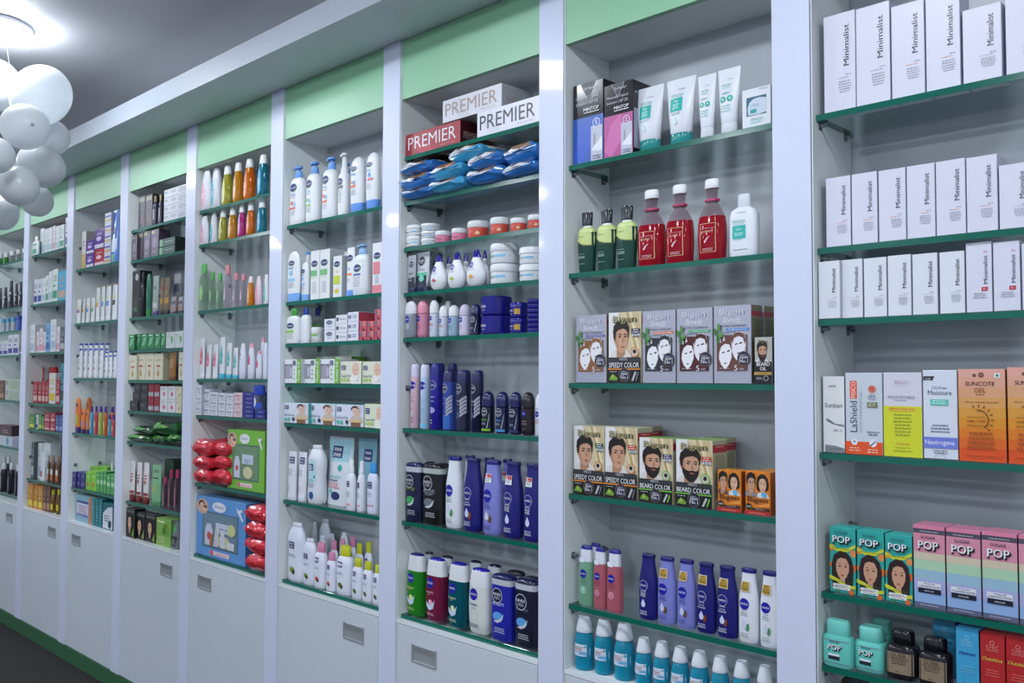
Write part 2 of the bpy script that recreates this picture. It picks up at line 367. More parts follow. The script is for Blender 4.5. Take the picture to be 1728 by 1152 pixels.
        for j in range(8): bm.faces.new((sv[0][j], sv[0][j+1], sv[1][j+1], sv[1][j])).material_index = min(1, len(mats)-1) if j < 3 else 0
        bmesh.ops.recalc_face_normals(bm, faces=bm.faces)
    elif kind == 'sachet':                             # upright refill pouch
        loft(bm, [(0, W/2*.9, D/2, 2.6), (.03*H, W/2*.96, D/2, 2.6), (.3*H, W/2*.98, D/2*.9, 2.2), (.6*H, W/2*.96, D/2*.55, 2.1), (.9*H, W/2, D/2*.12, 2), (H, W/2, .0012, 2)], 0, 28)
        bmesh.ops.recalc_face_normals(bm, faces=bm.faces)
        pf = [(0, .9, 1), (.03, .96, 1), (.3, .98, .9), (.6, .96, .55), (.9, 1, .12), (1, 1, .05)]
        def surf(x, z):
            sa, sb = sec_at(pf, z/H, 2); t = min(abs(x)/(sa*W/2), .99); return -sb*D/2*(1-t**2.1)**(1/2.1)
        draw(bm, art, W, H, surf, mi_of, True)
    o = obj(name, bm, mats, None, loc, normals=False)
    if kind != 'box': o.data.set_sharp_from_angle(angle=math.radians(40))
    MCACHE[key] = o.data; o.rotation_euler.z = rz
    return o

# ------------------------------------------------------------------ artwork pieces
def NV(u, v, r, c='#17169a', b=.02): return [('c', u, v, r, c), ('t', 'NIVEA', u, v, r*1.6, 'white', {'b': .01})]
def NVO(u, v, r, as_, c='#1a1878'): return [('o', u, v, r, .08, 'lgrey'), ('c', u, v, r*.92, c), ('t', 'NIVEA', u, v, r*1.5, 'white', {'b': .03})]
def NVM(u, v, r, as_, c='dnavy'):
    return [('c', u, v, r, c), ('o', u, v, r, .1, 'lgrey'), ('t', 'NIVEA', u, v+r*.16/as_, r*1.5, 'white', {'b': .03}), ('t', 'MEN', u, v-r*.38/as_, r*1.0, 'lgrey')]
def DROP(u, v, w, h, c='#c9d2ea'):
    P = [(u, v+h*.6)]
    for i in range(11):
        t = math.radians(40-i*26); P.append((u+w*math.cos(t), v-h*.05+h*.36*math.sin(t)))
    return [('p', P, c)]
def POLY(u0, v0, u1, v1, pts, c): return ('p', [(u0+(u1-u0)*x, v0+(v1-v0)*y) for x, y in pts], c)
def MAN(u0, v0, u1, v1, beard=False, hair='hair', shirt='#d8d4d2'):
    Q = lambda pts, c: POLY(u0, v0, u1, v1, pts, c)
    A = [Q([(.05, 0), (.02, .1), (.18, .22), (.3, .3), (.62, .3), (.78, .2), (.95, .08), (1, 0)], shirt),
         Q([(.28, .05), (.3, .35), (.66, .35), (.68, .12), (.5, .0), (.36, .0)], '#b08468'),
         Q([(.16, .58), (.14, .76), (.22, .92), (.4, 1), (.62, .99), (.8, .9), (.84, .74), (.8, .56), (.5, .5)], hair),
         Q([(.15, .5), (.12, .58), (.16, .64), (.22, .6), (.24, .48), (.19, .42)], '#bd8f72'),
         Q([(.22, .66), (.2, .5), (.24, .36), (.34, .23), (.48, .16), (.6, .17), (.72, .27), (.79, .42), (.81, .58), (.79, .72), (.6, .79), (.38, .78)], 'skin'),
         Q([(.22, .66), (.2, .5), (.24, .36), (.34, .23), (.4, .3), (.32, .46), (.3, .66)], '#b5866a'),
         Q([(.34, .625), (.42, .66), (.52, .64), (.52, .615), (.42, .63)], hair), Q([(.62, .64), (.7, .66), (.77, .63), (.76, .61), (.7, .632), (.62, .615)], hair),
         Q([(.36, .575), (.43, .605), (.5, .575), (.43, .553)], '#231814'), Q([(.63, .575), (.69, .605), (.76, .575), (.69, .553)], '#231814'),
         Q([(.57, .6), (.62, .45), (.6, .42), (.53, .43), (.55, .46)], '#a87860')]
    if beard: A += [Q([(.21, .52), (.24, .32), (.33, .17), (.46, .08), (.6, .08), (.72, .18), (.79, .34), (.805, .5), (.77, .4), (.69, .375), (.58, .395), (.46, .375), (.36, .4), (.26, .46)], hair),
                    Q([(.46, .31), (.56, .345), (.68, .315), (.57, .285)], '#a05a50')]
    else: A += [Q([(.47, .31), (.57, .34), (.69, .315), (.58, .285)], '#a0625a')]
    A += [Q([(.19, .5), (.13, .68), (.16, .86), (.32, .98), (.54, 1.02), (.76, .96), (.87, .8), (.84, .58), (.805, .52), (.8, .66), (.74, .76), (.6, .8), (.42, .77), (.3, .74), (.25, .64), (.235, .5)], hair)]
    return A
def LADY(u0, v0, u1, v1, hair='hair', top='#d8dde2', bob=True, skin='#d8ab8c'):
    Q = lambda pts, c: POLY(u0, v0, u1, v1, pts, c)
    lo = .32 if bob else .02
    return [Q([(.05, 0), (.12, .14), (.35, .24), (.65, .24), (.88, .14), (.98, 0)], top),
            Q([(.1, lo), (.06, .6), (.16, .88), (.4, 1), (.66, .98), (.86, .82), (.94, .56), (.9, lo+.02), (.7, lo-.04), (.5, .3), (.3, lo-.06)], hair),
            Q([(.4, .14), (.4, .36), (.6, .36), (.6, .14), (.5, .08)], skin),
            Q([(.24, .62), (.25, .46), (.34, .3), (.5, .2), (.66, .3), (.76, .46), (.77, .64), (.66, .8), (.44, .82), (.3, .76)], skin),
            Q([(.33, .585), (.4, .61), (.46, .585), (.4, .565)], '#2a1c18'), Q([(.57, .585), (.63, .61), (.7, .585), (.63, .565)], '#2a1c18'),
            Q([(.32, .65), (.4, .67), (.46, .65), (.4, .655)], '#2a1c18'), Q([(.57, .65), (.63, .67), (.71, .65), (.63, .655)], '#2a1c18'),
            Q([(.43, .35), (.5, .375), (.58, .35), (.5, .315)], '#b04a48')]
def BABY(u0, v0, u1, v1, suit='#e6e4de'):
    Q = lambda pts, c: POLY(u0, v0, u1, v1, pts, c)
    return [Q([(.1, 0), (.05, .25), (.25, .42), (.7, .42), (.95, .25), (1, 0)], suit),
            Q([(.2, .6), (.22, .8), (.38, .97), (.62, .98), (.8, .82), (.84, .62), (.74, .44), (.55, .36), (.36, .4), (.24, .5)], '#dfb9a4'),
            Q([(.38, .64), (.43, .67), (.48, .64), (.43, .62)], '#2c1e1a'), Q([(.62, .64), (.67, .67), (.72, .64), (.67, .62)], '#2c1e1a'), Q([(.48, .47), (.54, .5), (.6, .47), (.54, .44)], '#c0605c')]
def MEE(u, v, w, as_): h = w/as_; return [('r', u-w/2, v-h/2, u+w/2, v+h/2, '#1c2a66'), ('t', 'mee', u, v+h*.2, w*.7, 'white', {'b': .03}), ('t', 'mee', u, v-h*.24, w*.7, 'white', {'b': .03})]
def SEAL(u, v, r, as_): return [('c', u, v, r, '#8a7a50'), ('c', u, v, r*.93, '#17153e'), ('t', "Bigen's", u, v+r*.5/as_, r*.8, 'lgrey'), ('t', 'Japan', u, v+r*.15/as_, r*1.35, 'white'), ('t', 'No.1', u, v-r*.38/as_, r*1.3, 'white', {'b': .02})]
def CET(u, v, w, as_): return [('e', u, v, w*.52, w*.30/as_, '#7fb54a'), ('e', u-w*.02, v+w*.02/as_, w*.5, w*.27/as_, '#16216e'), ('t', 'Cetaphil', u-.01, v, w*.78, 'white', {'b': .02})]
def POPB(u, v, w, as_):
    return [('t', 'SUGAR', u, v+w*.36/as_, w*.7, '#3a3550', {'b': .01}), ('t', 'POP', u+w*.04, v-w*.06/as_, w*1.0, '#15131c', {'b': .07, 'h': w*.42/as_}), ('t', 'POP', u, v, w*.95, 'white', {'b': .05, 'h': w*.36/as_})]
def HERO(cap2, col, num, man, bar, accent, as_=1.9):
    P = [('r', 0, 0, 1, 1, '#cfc2a0'), ('p', [(0, 1), (0, .36), (.5, .36), (.3, 1)], '#e3e2e6')]
    for i in range(5): P += [('p', [(.45+.1*i, 1), (.5+.1*i, 1), (.86+.06*i, .4), (.8+.06*i, .4)], ['#dccb9c', '#b99b66', '#e6d9b4', '#c2a878', '#e4d7b0'][i])] if .86+.06*i <= 1 else [('p', [(.45+.1*i, 1), (.5+.1*i, 1), (1, .62), (1, .5)], '#c9b283')]
    P += man
    P += [('t', 'Bigen', .51, .885, .72, '#1c1a10', {'b': .05, 'h': .125}), ('t', 'Bigen', .5, .89, .7, '#a39a6c', {'b': .025, 'h': .115}),
          ('r', .73, .68, .98, .76, col), ('l', .855, .735, .2, 2, 'white', .03), ('r', .75, .65, .98, .69, 'lgrey'), ('t', num, .865, .67, .14, 'black'),
          ('o', .82, .43, .13, .18, accent), ('c', .82, .43, .1, '#c8bfb4'), ('c', .82, .44, .05, 'hair'),
          ('r', 0, 0, 1, .36, '#17161b'), ('r', 0, .3, 1, .355, '#33343a'), ('t', "MEN'S", .48, .335, .24, 'lgrey', {'b': .02}), ('t', cap2, .5, .252, .92, 'white', {'b': .045, 'h': .072}),
          ('r', 0, .185, 1, .205, accent)] + SEAL(.52, .115, .17, as_) + \
         [('p', [(.04, .04), (.1, .1), (.2, .12), (.32, .07), (.3, .03)], '#6f9a3a'), ('p', [(.12, .07), (.16, .14), (.2, .07)], '#a8c04a'), ('l', .18, .155, .26, 1, 'lgrey'),
          ('p', [(.74, .03), (.8, .03), (.9, .15), (.84, .16)], '#b6b8c2'), ('p', [(.86, .03), (.9, .03), (.97, .14), (.93, .15)], accent if 'BEARD' in cap2 else '#6d6f7a')]
    return P
def SPEEDY(bar, txt, ground, as_=2.0):
    A = [('t', 'Bigen', .5, .9, .66, '#6f7180', {'b': .035, 'h': .1}), ('t', 'Bigen', .49, .903, .64, '#d9dbe6', {'b': .005, 'h': .095}), ('t', 'Speedy', .5, .805, .48, 'white', {'sl': .25, 'b': .01}), ('r', .52, .775, .82, .779, 'white'),
         ('t', 'Hair Color Conditioner', .5, .74, .78, '#33343f'), ('r', .36, .672, .95, .705, bar), ('t', txt, .66, .688, .5, 'white', {'b': .02}), ('l', .52, .65, .5, 1, '#4a4b55', .02),
         ('r', .1, .165, .9, .62, ground),
         # two white line-drawn heads, a woman in front of a man
         ('p', [(.5, .4), (.48, .52), (.53, .61), (.64, .66), (.78, .665), (.86, .6), (.88, .5), (.86, .4), (.76, .3), (.6, .33)], '#c9c4c4'),
         ('p', [(.53, .5), (.51, .42), (.55, .35), (.62, .3), (.72, .31), (.8, .38), (.85, .48), (.83, .57), (.7, .6), (.58, .58)], '#e6e6ec'),
         ('p', [(.5, .5), (.5, .58), (.58, .64), (.7, .655), (.82, .63), (.87, .55), (.84, .5), (.8, .58), (.68, .605), (.56, .58)], ground),
         ('p', [(.58, .5), (.64, .515), (.66, .505), (.6, .488)], '#2a2226'), ('p', [(.7, .515), (.77, .53), (.78, .515), (.71, .502)], '#2a2226'), ('p', [(.64, .39), (.71, .4), (.72, .39), (.65, .378)], '#2a2226'),
         ('p', [(.13, .44), (.2, .52), (.32, .56), (.44, .53), (.5, .44), (.5, .34), (.4, .5), (.26, .48)], ground), ('p', [(.17, .4), (.16, .32), (.22, .24), (.33, .18), (.43, .24), (.5, .33), (.5, .42), (.44, .5), (.32, .51), (.22, .47)], '#e9e9ee'),
         ('p', [(.24, .4), (.31, .41), (.32, .4), (.26, .385)], '#2a2226'), ('p', [(.38, .42), (.45, .43), (.46, .415), (.39, .402)], '#2a2226'), ('p', [(.3, .26), (.36, .27), (.37, .26), (.31, .248)], '#2a2226'),
         ('p', [(.14, .52), (.2, .6), (.24, .52)], '#b8b4b6'), ('p', [(.26, .54), (.3, .62), (.34, .55)], '#c6c2c4')]
    A += SEAL(.82, .32, .17, as_)
    A += [('t', '5', .62, .2, .09, 'white', {'b': .01, 'h': .07}), ('l', .32, .19, .36, 1, 'lgrey'), ('t', 'min', .77, .19, .12, 'lgrey'),
          ('p', [(.1, .6), (.02, .66), (.04, .71), (.12, .69)], '#3f7a3a'), ('p', [(.12, .69), (.15, .78), (.22, .74), (.2, .66)], '#4e8c44'), ('p', [(.12, .62), (.1, .55), (.17, .5), (.2, .6)], '#35702f'), ('p', [(.16, .64), (.26, .66), (.28, .6), (.18, .58)], '#57964a')]
    return A
def LOT(sub, dropx, tc='white', circ='o', sticker=None, as_=3.0):
    A = NVO(.38, .52, .25, as_) if circ == 'o' else NV(.38, .52, .26)
    A += [('l', .38, .43, .4, 1, tc, .02)]
    for i, s in enumerate(sub): A.append(('t', s, .38, .4-.035*i, .3 if len(s) < 6 else .42, tc, {'b': .01}))
    A += DROP(.38, .24, .13, .13, '#c8d0e8')
    if dropx: A += [('p', [(.48, .17), (.52, .25), (.62, .27), (.66, .22), (.6, .16)], dropx)]
    A += [('t', '5in1', .28, .125, .18, tc, {'b': .02}), ('t', 'care', .5, .125, .2, tc, {'b': .02}), ('l', .4, .095, .5, 2, tc, .018)]
    if sticker == 'g': A += [('r', .16, .69, .66, .83, 'white'), ('r', .18, .695, .64, .825, '#b8963c'), ('t', 'FREE', .41, .8, .2, '#4a3416'), ('t', 'Now at', .41, .765, .3, '#4a3416'), ('t', '\u20b9165.00', .41, .73, .36, '#2c1c0c', {'b': .02})]
    if sticker == 'r': A += [('r', .22, .7, .62, .82, 'white'), ('r', .24, .765, .6, .815, '#b0202c'), ('t', '5-1', .42, .788, .2, 'white', {'b': .03}), ('l', .42, .745, .26, 2, '#555', .022)]
    return A
for _k in ('#555',): CN['#555'] = '#555555'
STY = {}
def S(k, *a): STY[k] = a
MINI = lambda tint: [('t', 'Minimalist', .72, .66, .42, '#2c2e40', {'rot': 1, 'b': .03, 'h': .17}), ('l', .62, .33, .46, 1, tint, .02), ('t', 'SPF 50', .78, .36, .16, '#4a4c58'), ('l', .66, .29, .4, 5, '#9ea0ae', .026)]
# --- rightmost bay
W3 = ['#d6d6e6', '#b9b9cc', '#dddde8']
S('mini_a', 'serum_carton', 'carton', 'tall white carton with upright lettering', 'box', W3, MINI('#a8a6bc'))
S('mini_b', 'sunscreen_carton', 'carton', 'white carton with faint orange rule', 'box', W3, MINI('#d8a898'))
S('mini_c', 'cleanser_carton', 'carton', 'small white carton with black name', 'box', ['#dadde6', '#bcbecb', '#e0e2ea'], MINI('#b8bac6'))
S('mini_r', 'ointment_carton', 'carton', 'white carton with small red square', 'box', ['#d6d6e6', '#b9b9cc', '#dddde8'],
  [('t', 'Minimalist', .76, .6, .4, '#34364a', {'rot': 1, 'b': .03, 'h': .15}), ('t', 'Rx', .78, .86, .16, '#c87888', {'rot': 0}), ('r', .6, .3, .84, .355, '#b8283c'), ('t', 'Rx', .72, .327, .1, 'white'), ('l', .52, .26, .6, 3, '#9092a4', .03)])
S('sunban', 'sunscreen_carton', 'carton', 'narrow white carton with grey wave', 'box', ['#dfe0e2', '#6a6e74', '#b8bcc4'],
  [('t', 'HCM', .45, .87, .3, '#3a3c46', {'sl': .3, 'b': .02}), ('t', 'Sunban', .5, .62, .8, '#4c505c'), ('p', [(.15, .42), (.5, .37), (1, .34), (1, .35), (.5, .385), (.15, .44)], '#5a5e68'), ('p', [(.2, .44), (.6, .36), (1, .37), (1, .375), (.6, .375), (.2, .455)], '#8a8e98'), ('t', 'SPF 31', .7, .29, .4, '#7a7e88'),
   ('p', [(.1, 0), (1, 0), (1, .06), (.6, .09), (.1, .1)], '#7d8088'), ('l', .6, .045, .5, 1, '#50545c')])
S('lashield', 'sunscreen_carton', 'carton', 'grey-white carton with orange base band', 'box', ['#c6ced8', '#a9b0ba', '#d0d6de'],
  [('r', .13, .68, .32, .9, '#e0522a'), ('t', 'FISICO', .225, .79, .2, 'white', {'rot': 1, 'h': .12}), ('t', 'LaShield', .225, .46, .38, '#3c4450', {'rot': 1, 'h': .19}), ('t', 'MATTE SUNSCREEN GEL', .42, .52, .5, '#a4acb8', {'rot': 1}),
   ('o', .73, .8, .1, .35, '#e0602a'), ('c', .73, .8, .05, '#c8401c'), ('t', '25%', .73, .72, .18, '#4c5460'), ('l', .73, .69, .26, 2, '#8890a0', .02), ('r', .6, .575, .87, .64, '#6d7040'), ('t', 'SPF 40+', .735, .62, .2, 'white'), ('t', 'PA+++', .735, .595, .2, 'white'),
   ('l', .75, .27, .34, 2, '#707884', .03), ('r', 0, 0, 1, .155, '#e0501c'), ('c', .25, .15, .09, '#dfe3ea'), ('p', [(.22, .145), (.25, .175), (.28, .145)], '#3c4450'), ('c', .75, .14, .1, '#dfe3ea'), ('p', [(.66, .11), (.82, .17), (.84, .165), (.68, .1)], '#2c3038'), ('l', .26, .07, .34, 2, '#f4d0c0', .03), ('l', .74, .055, .3, 2, '#f4d0c0', .03)])
S('bello', 'sunscreen_carton', 'carton', 'white and bright yellow carton', 'box', ['#d2cfdc', '#b0aebc', '#dcdae4'],
  [('r', 0, 0, 1, .6, '#cfd42c'), ('t', 'BELLO', .48, .885, .34, '#a890a4'), ('r', .3, .845, .64, .849, '#b8a8b4'), ('t', 'PHOTOSTABLE', .47, .705, .7, '#6c6c7c'), ('l', .46, .665, .4, 1, '#8c8c9c'), ('r', .14, .535, .84, .585, '#d8b838'), ('t', 'SPF 55+ | PA++++', .49, .56, .64, '#c0641c', {'b': .01}),
   ('l', .5, .49, .54, 7, '#98a02c', .04), ('t', 'Coloured', .5, .155, .34, '#c88c3c'), ('t', 'Net quantity  50 g', .5, .105, .4, '#5c641c'), ('l', .5, .065, .5, 1, '#98a02c')])
S('neutro', 'moisturiser_carton', 'carton', 'white carton with periwinkle band', 'box', ['#d3d9e6', '#aeb4c2', '#c2c8d6'],
  [('p', [(.02, .88), (.02, .93), (.35, .93), (.29, .88)], '#2c303c'), ('l', .16, .9, .2, 2, 'lgrey', .02), ('t', 'Oil-Free', .48, .8, .44, '#5c6474'), ('t', 'Moisture', .5, .745, .7, '#3c4454'), ('r', .22, .6, .74, .67, '#5cc0ae'), ('l', .48, .645, .4, 2, '#cfeee8', .025), ('l', .5, .37, .6, 3, '#70788c', .035),
   ('r', 0, .12, 1, .245, '#6d7cd0'), ('t', 'Neutrogena', .48, .18, .86, '#e8ecf8', {'b': .015, 'h': .07}), ('l', .5, .09, .5, 2, '#70788c', .025), ('o', .48, .0, .17, .08, '#a0a8b8')])
def SUN():
    A = [('r', 0, 0, 1, .14, '#d8501c')] + [('r', 0, .14+.11*i, 1, .25+.11*i, c) for i, c in enumerate(['#d8641c', '#d6781e', '#d68a24', '#d29438', '#d49a58', '#d49c74', '#d8a088'])] + [('r', 0, .91, 1, 1, '#dca294')]
    A += [('c', .35, .93, .04, '#6c4030'), ('o', .5, .935, .06, .5, '#6c4030'), ('c', .5, .935, .02, '#6c4030'), ('r', .78, .905, .9, .955, '#d8e4e4'), ('c', .84, .93, .03, '#1c7c6c'),
          ('t', 'SUNCOTE', .47, .84, .62, '#4c2c20', {'b': .03}), ('t', 'GEL', .47, .77, .25, '#8c5030'), ('l', .47, .72, .2, 1, '#7c4c30'), ('t', 'SPECIALLY DESIGNED SUNSCREEN', .5, .64, .72, '#5c3418'), ('t', 'BROAD SPECTRUM', .38, .48, .38, '#6c3c18'), ('t', 'UVA / UVB', .38, .435, .38, '#4c2810', {'b': .03}), ('t', 'PROTECTION', .38, .385, .38, '#4c2810')]
    A += [('p', [(.43+.22*math.cos(t)*r, .45+.11*math.sin(t)*r) for t, r in [(math.radians(100-i*14), 1) for i in range(12)]]+[(.43+.2*math.cos(t), .45+.1*math.sin(t)) for t in [math.radians(-54+i*14) for i in range(12)]], '#4c2810')]
    for i in range(8):
        t = math.radians(110-i*22); c, s = math.cos(t), math.sin(t)
        A.append(('p', [(.43+.27*c-.008*s, .45+.135*s+.004*c), (.43+.33*c-.012*s, .45+.165*s+.006*c), (.43+.33*c+.012*s, .45+.165*s-.006*c), (.43+.27*c+.008*s, .45+.135*s-.004*c)], '#3c2010'))
    A += [('l', .48, .295, .6, 4, '#a04c1c', .05), ('l', .5, .055, .7, 1, '#a03c14')]
    return A
S('suncote', 'sunscreen_carton', 'carton', 'orange carton with half-sun drawing', 'box', ['#d8782a', '#9c5020', '#d8a088'], SUN())
S('popgirl', 'face_serum_carton', 'carton', 'teal carton with long-haired woman drawing', 'box', ['#2ca49c', '#1d6c68', '#30b0a6'],
  [('c', .08, .68, .13, '#d87c3c'), ('c', .92, .62, .13, '#e08a48'), ('c', .92, .4, .14, '#d8642c'), ('c', .06, .42, .09, '#d8742c'), ('p', [(0, .73), (.3, .68), (.7, .69), (1, .76), (1, .71), (.7, .635), (.3, .63), (0, .68)], '#c8cc34'), ('l', .5, .67, .8, 1, '#5c6420')] +
  LADY(.02, .08, .98, .64, '#2c1c1c', '#c07c5c', False, '#c8987c') +
  [('p', [(0, .26), (.3, .22), (.7, .13), (1, .14), (1, .09), (.7, .075), (.3, .165), (0, .2)], '#c8cc34'), ('l', .45, .17, .8, 1, '#5c6420'), ('r', .14, .1, .8, .14, '#e0e4e8'), ('l', .47, .112, .6, 1, '#44464c'), ('r', .14, .05, .8, .09, '#e0e4e8'), ('l', .47, .062, .6, 1, '#44464c'), ('c', .3, .02, .06, '#3c7c3c'), ('c', .85, .03, .1, '#d8642c')] + POPB(.48, .82, .7, 2.45))
S('pastel', 'cleansing_water_carton', 'carton', 'pastel pink to blue striped carton', 'box', ['#c8849c', '#2c2a3c', '#d0809c'],
  [('r', 0, 0, 1, .06, '#5c607c'), ('r', 0, .06, 1, .2, '#8cacd8'), ('r', 0, .2, 1, .34, '#a4a8d4'), ('r', 0, .34, 1, .46, '#94b8cc'), ('r', 0, .46, 1, .58, '#a8ccac'), ('r', 0, .58, 1, .67, '#ccc0a8'), ('r', 0, .67, 1, .9, '#d48ca0'), ('r', 0, .9, 1, .955, '#4c4858'), ('l', .5, .92, .6, 1, '#c8c4cc'), ('r', 0, .955, 1, 1, '#d8809c'),
   ('r', .12, .24, .86, .31, '#dcdfe8'), ('t', 'MICELLAR', .5, .293, .36, '#44464c', {'b': .01}), ('t', 'CLEANSING WATER', .5, .262, .66, '#44464c', {'b': .01}), ('r', .14, .18, .86, .235, '#16182c'), ('t', 'REGULAR', .5, .207, .3, 'white'), ('l', .5, .03, .8, 1, '#c8c4cc')] + POPB(.48, .76, .66, 2.5))
S('popnail', 'nail_polish_remover_bottle', 'bottle', 'mint green square bottle', 'squat', ['#5fc0b4', '#6fcabe'], [('r', .06, .56, .94, .575, '#8c6c90'), ('r', .06, .08, .94, .095, '#8c6c90'), ('r', .24, .16, .62, .29, '#1c2430'), ('r', .24, .24, .62, .29, '#e0e4e8')] + POPB(.45, .43, .46, 1.45))
S('gubb', 'nail_polish_remover_bottle', 'bottle', 'black-capped bottle with bronze label', 'nail', ['g:#1c1a20', 'g:#0e0d12'], [('r', .05, .12, .95, .56, '#8a7862'), ('t', 'GUBB', .46, .5, .5, '#2c2420', {'b': .01}), ('l', .48, .42, .6, 3, '#3c3028', .05), ('l', .45, .16, .2, 1, '#1c1410', .03)])
S('chicb', 'face_mask_carton', 'carton', 'bright blue carton with cursive name', 'box', ['#3c9cc8', '#1c4c74', '#2c7ca8'], [('t', 'CHIC', .5, .8, .5, '#8cc8e0', {'b': .02}), ('t', 'NUTRIX', .5, .75, .5, '#8cc8e0'), ('o', .5, .86, .1, .3, '#8cc8e0'), ('t', 'Hydrate', .5, .62, .7, '#2c2a8c', {'sl': .3, 'b': .03}), ('l', .5, .42, .6, 3, '#6cb4d4', .04), ('l', .5, .18, .4, 1, '#2c3c8c'), ('r', 0, 0, 1, .03, '#2c2a7c')])
S('chicr', 'face_mask_carton', 'carton', 'red carton with yellow cursive name', 'box', ['#b02428', '#701418', '#98191f'], [('t', 'CHIC', .5, .8, .5, '#e08c84', {'b': .02}), ('t', 'NUTRIX', .5, .75, .5, '#e08c84'), ('o', .5, .86, .1, .3, '#e08c84'), ('t', 'Outshine', .5, .62, .84, '#d8c84c', {'sl': .3, 'b': .03}), ('l', .5, .45, .6, 3, '#d86860', .04)])
S('darktub', 'cosmetic_jar', 'jar', 'glossy black round jar lid', 'jar', ['g:#120a12', 'g:#1a1018'], [])
# --- second bay from right
def MINT(c, num, ring):
    return [('r', 0, 0, 1, .57, c), ('p', [(0, .1), (.25, .45), (.6, .57), (.6, .2), (.25, 0)], '#2054c4' if num == '5' else '#c45ca0'), ('r', .6, 0, .97, .44, '#b8bccc'), ('p', [(.6, .14), (.97, .3), (.97, .12)], '#dfe4f0'), ('c', .78, .475, .11, ring), ('o', .78, .475, .12, .14, 'white'), ('t', num, .78, .475, .07, 'white', {'b': .02}),
            ('p', [(.25, 1), (.5, .78), (.75, 1)], '#6a6c7c'), ('p', [(.3, 1), (.5, .8), (.7, 1)], '#1a1a22'), ('t', "Dr.Reddy's", .6, .92, .42, 'lgrey'), ('t', 'Minoxidil Topical', .48, .81, .74, 'lgrey'), ('t', 'Solution USP %s%%' % num, .48, .745, .74, 'lgrey'), ('t', 'MINTOP', .62, .66, .5, 'white', {'b': .04}), ('r', .38, .615, .88, .625, 'white'),
            ('t', 'SCIENCE', .73, .27, .14, '#3c4464', {'rot': 1}), ('l', .8, .06, .3, 2, '#5a5e74', .03)]
S('mint5', 'hair_solution_carton', 'carton', 'black carton with blue lower half', 'box', ['g:#15151c', 'g:#101016', 'g:#18181e'], MINT('#1454b4', '5', '#2c5cc8'))
S('mint2', 'hair_solution_carton', 'carton', 'black carton with pink lower half', 'box', ['g:#15151c', 'g:#141418', 'g:#18181e'], MINT('#b03c88', '2', '#a03c8c'), {'side': [('t', 'MINTOP', .3, .84, .4, 'lgrey'), ('l', .3, .5, .4, 8, '#8c8ca0', .035), ('r', .04, .08, .5, .62, '#a8a8b8')]})
VEN = lambda: [('t', "Dr.Reddy's", .58, .83, .24, '#444a54'), ('t', 'VENUSIA', .42, .745, .46, '#3ca49c'), ('l', .42, .71, .44, 2, '#7cccc4', .015)]
S('venmax', 'cream_tube', 'tube', 'white cream tube with teal cap', 'tube', ['#dfe3ea', 'g:#1f8c8c'], VEN()+[('r', .2, .5, .62, .7, '#18aea4'), ('t', 'Max', .41, .655, .15, 'white', {'b': .03}), ('l', .41, .6, .26, 3, '#cfeeea', .03), ('l', .41, .47, .36, 2, '#8ab', .02), ('p', [(.34, .33), (.41, .42), (.48, .33), (.41, .29)], '#7cc4c0'), ('p', [(.36, .33), (.41, .395), (.46, .33), (.41, .305)], '#dfe3ea')])
CN['#8ab'] = '#88aabb'
S('venderm', 'cream_tube', 'tube', 'slim white tube with white cap', 'tube', ['#dfe3ea', '#d6dae2'], VEN()+[('t', 'DERM', .42, .62, .3, '#2c9c94', {'b': .01}), ('c', .3, .53, .13, '#2cac9c'), ('c', .62, .53, .13, '#2cac9c'), ('c', .3, .53, .04, 'white'), ('c', .62, .53, .04, 'white'), ('l', .46, .42, .5, 3, '#9cc', .04)])
CN['#9cc'] = '#99cccc'
S('venjar', 'cream_carton', 'carton', 'white window carton showing cream jar', 'box', ['#dde1e8', '#b4b8c0', '#dfe3ea'], [('t', "Dr.Reddy's", .76, .94, .3, '#444a54'), ('r', .16, .3, .86, .78, '#2c6474'), ('p', [(.22, .32), (.2, .5), (.26, .64), (.4, .72), (.62, .74), (.86, .7), (.86, .34), (.6, .31)], '#c8d2e0'), ('t', 'USIA', .46, .56, .3, '#4c9c9c'), ('r', .3, .36, .52, .46, '#2c9c94'), ('t', 'VENUSIA', .52, .2, .44, '#3ca49c'), ('l', .52, .13, .44, 2, '#7cccc4', .03)])
S('gshamp', 'shampoo_bottle', 'bottle', 'dark green bottle with lime shoulder', 'wavy', ['g:#0e3f34', 'g:#23272c', 'white', '#c8d88c'],
  [('p', [(0, .58), (.1, .53), (.3, .48), (.6, .45), (.98, .44), (1, .56), (.98, .655), (.5, .659), (.02, .655)], '#c8d88c'), ('p', [(0, .585), (.1, .535), (.3, .485), (.6, .455), (.98, .445), (.98, .43), (.6, .44), (.3, .47), (.1, .52), (0, .57)], '#9a9448'), ('t', "Dr.Reddy's", .32, .59, .4, '#2c3430'), ('l', .36, .3, .5, 1, '#8cb8a4'), ('l', .36, .26, .44, 2, '#c8dcd0', .025), ('l', .34, .14, .5, 1, '#8cb8a4')],
  {'cap': [('r', .28+.08*i, .8, .31+.08*i, .98, '#5a6068') for i in range(6)]})
S('pinkwash', 'mouthwash_bottle', 'bottle', 'crimson mouthwash bottle, clear ribbed neck', 'pinkwash', ['l:#b8142c', 'white', 'c:#c8b4bc', 'g:#b0305c'],
  [('r', .2, .44, .82, .445, '#dcc890'), ('r', .2, .09, .78, .095, '#dcc890'), ('r', .19, .09, .21, .445, '#dcc890'), ('r', .78, .09, .8, .445, '#dcc890'), ('t', 'Chlorhexidine Mouthwash', .5, .385, .52, '#e8b8c8'), ('t', 'CLOHEX', .46, .345, .34, '#e8dcb8', {'b': .02}), ('p', [(.36, .22), (.45, .26), (.6, .29), (.5, .25), (.4, .2)], '#e8c8d0'), ('l', .5, .13, .48, 2, '#e8b8c8', .02)])
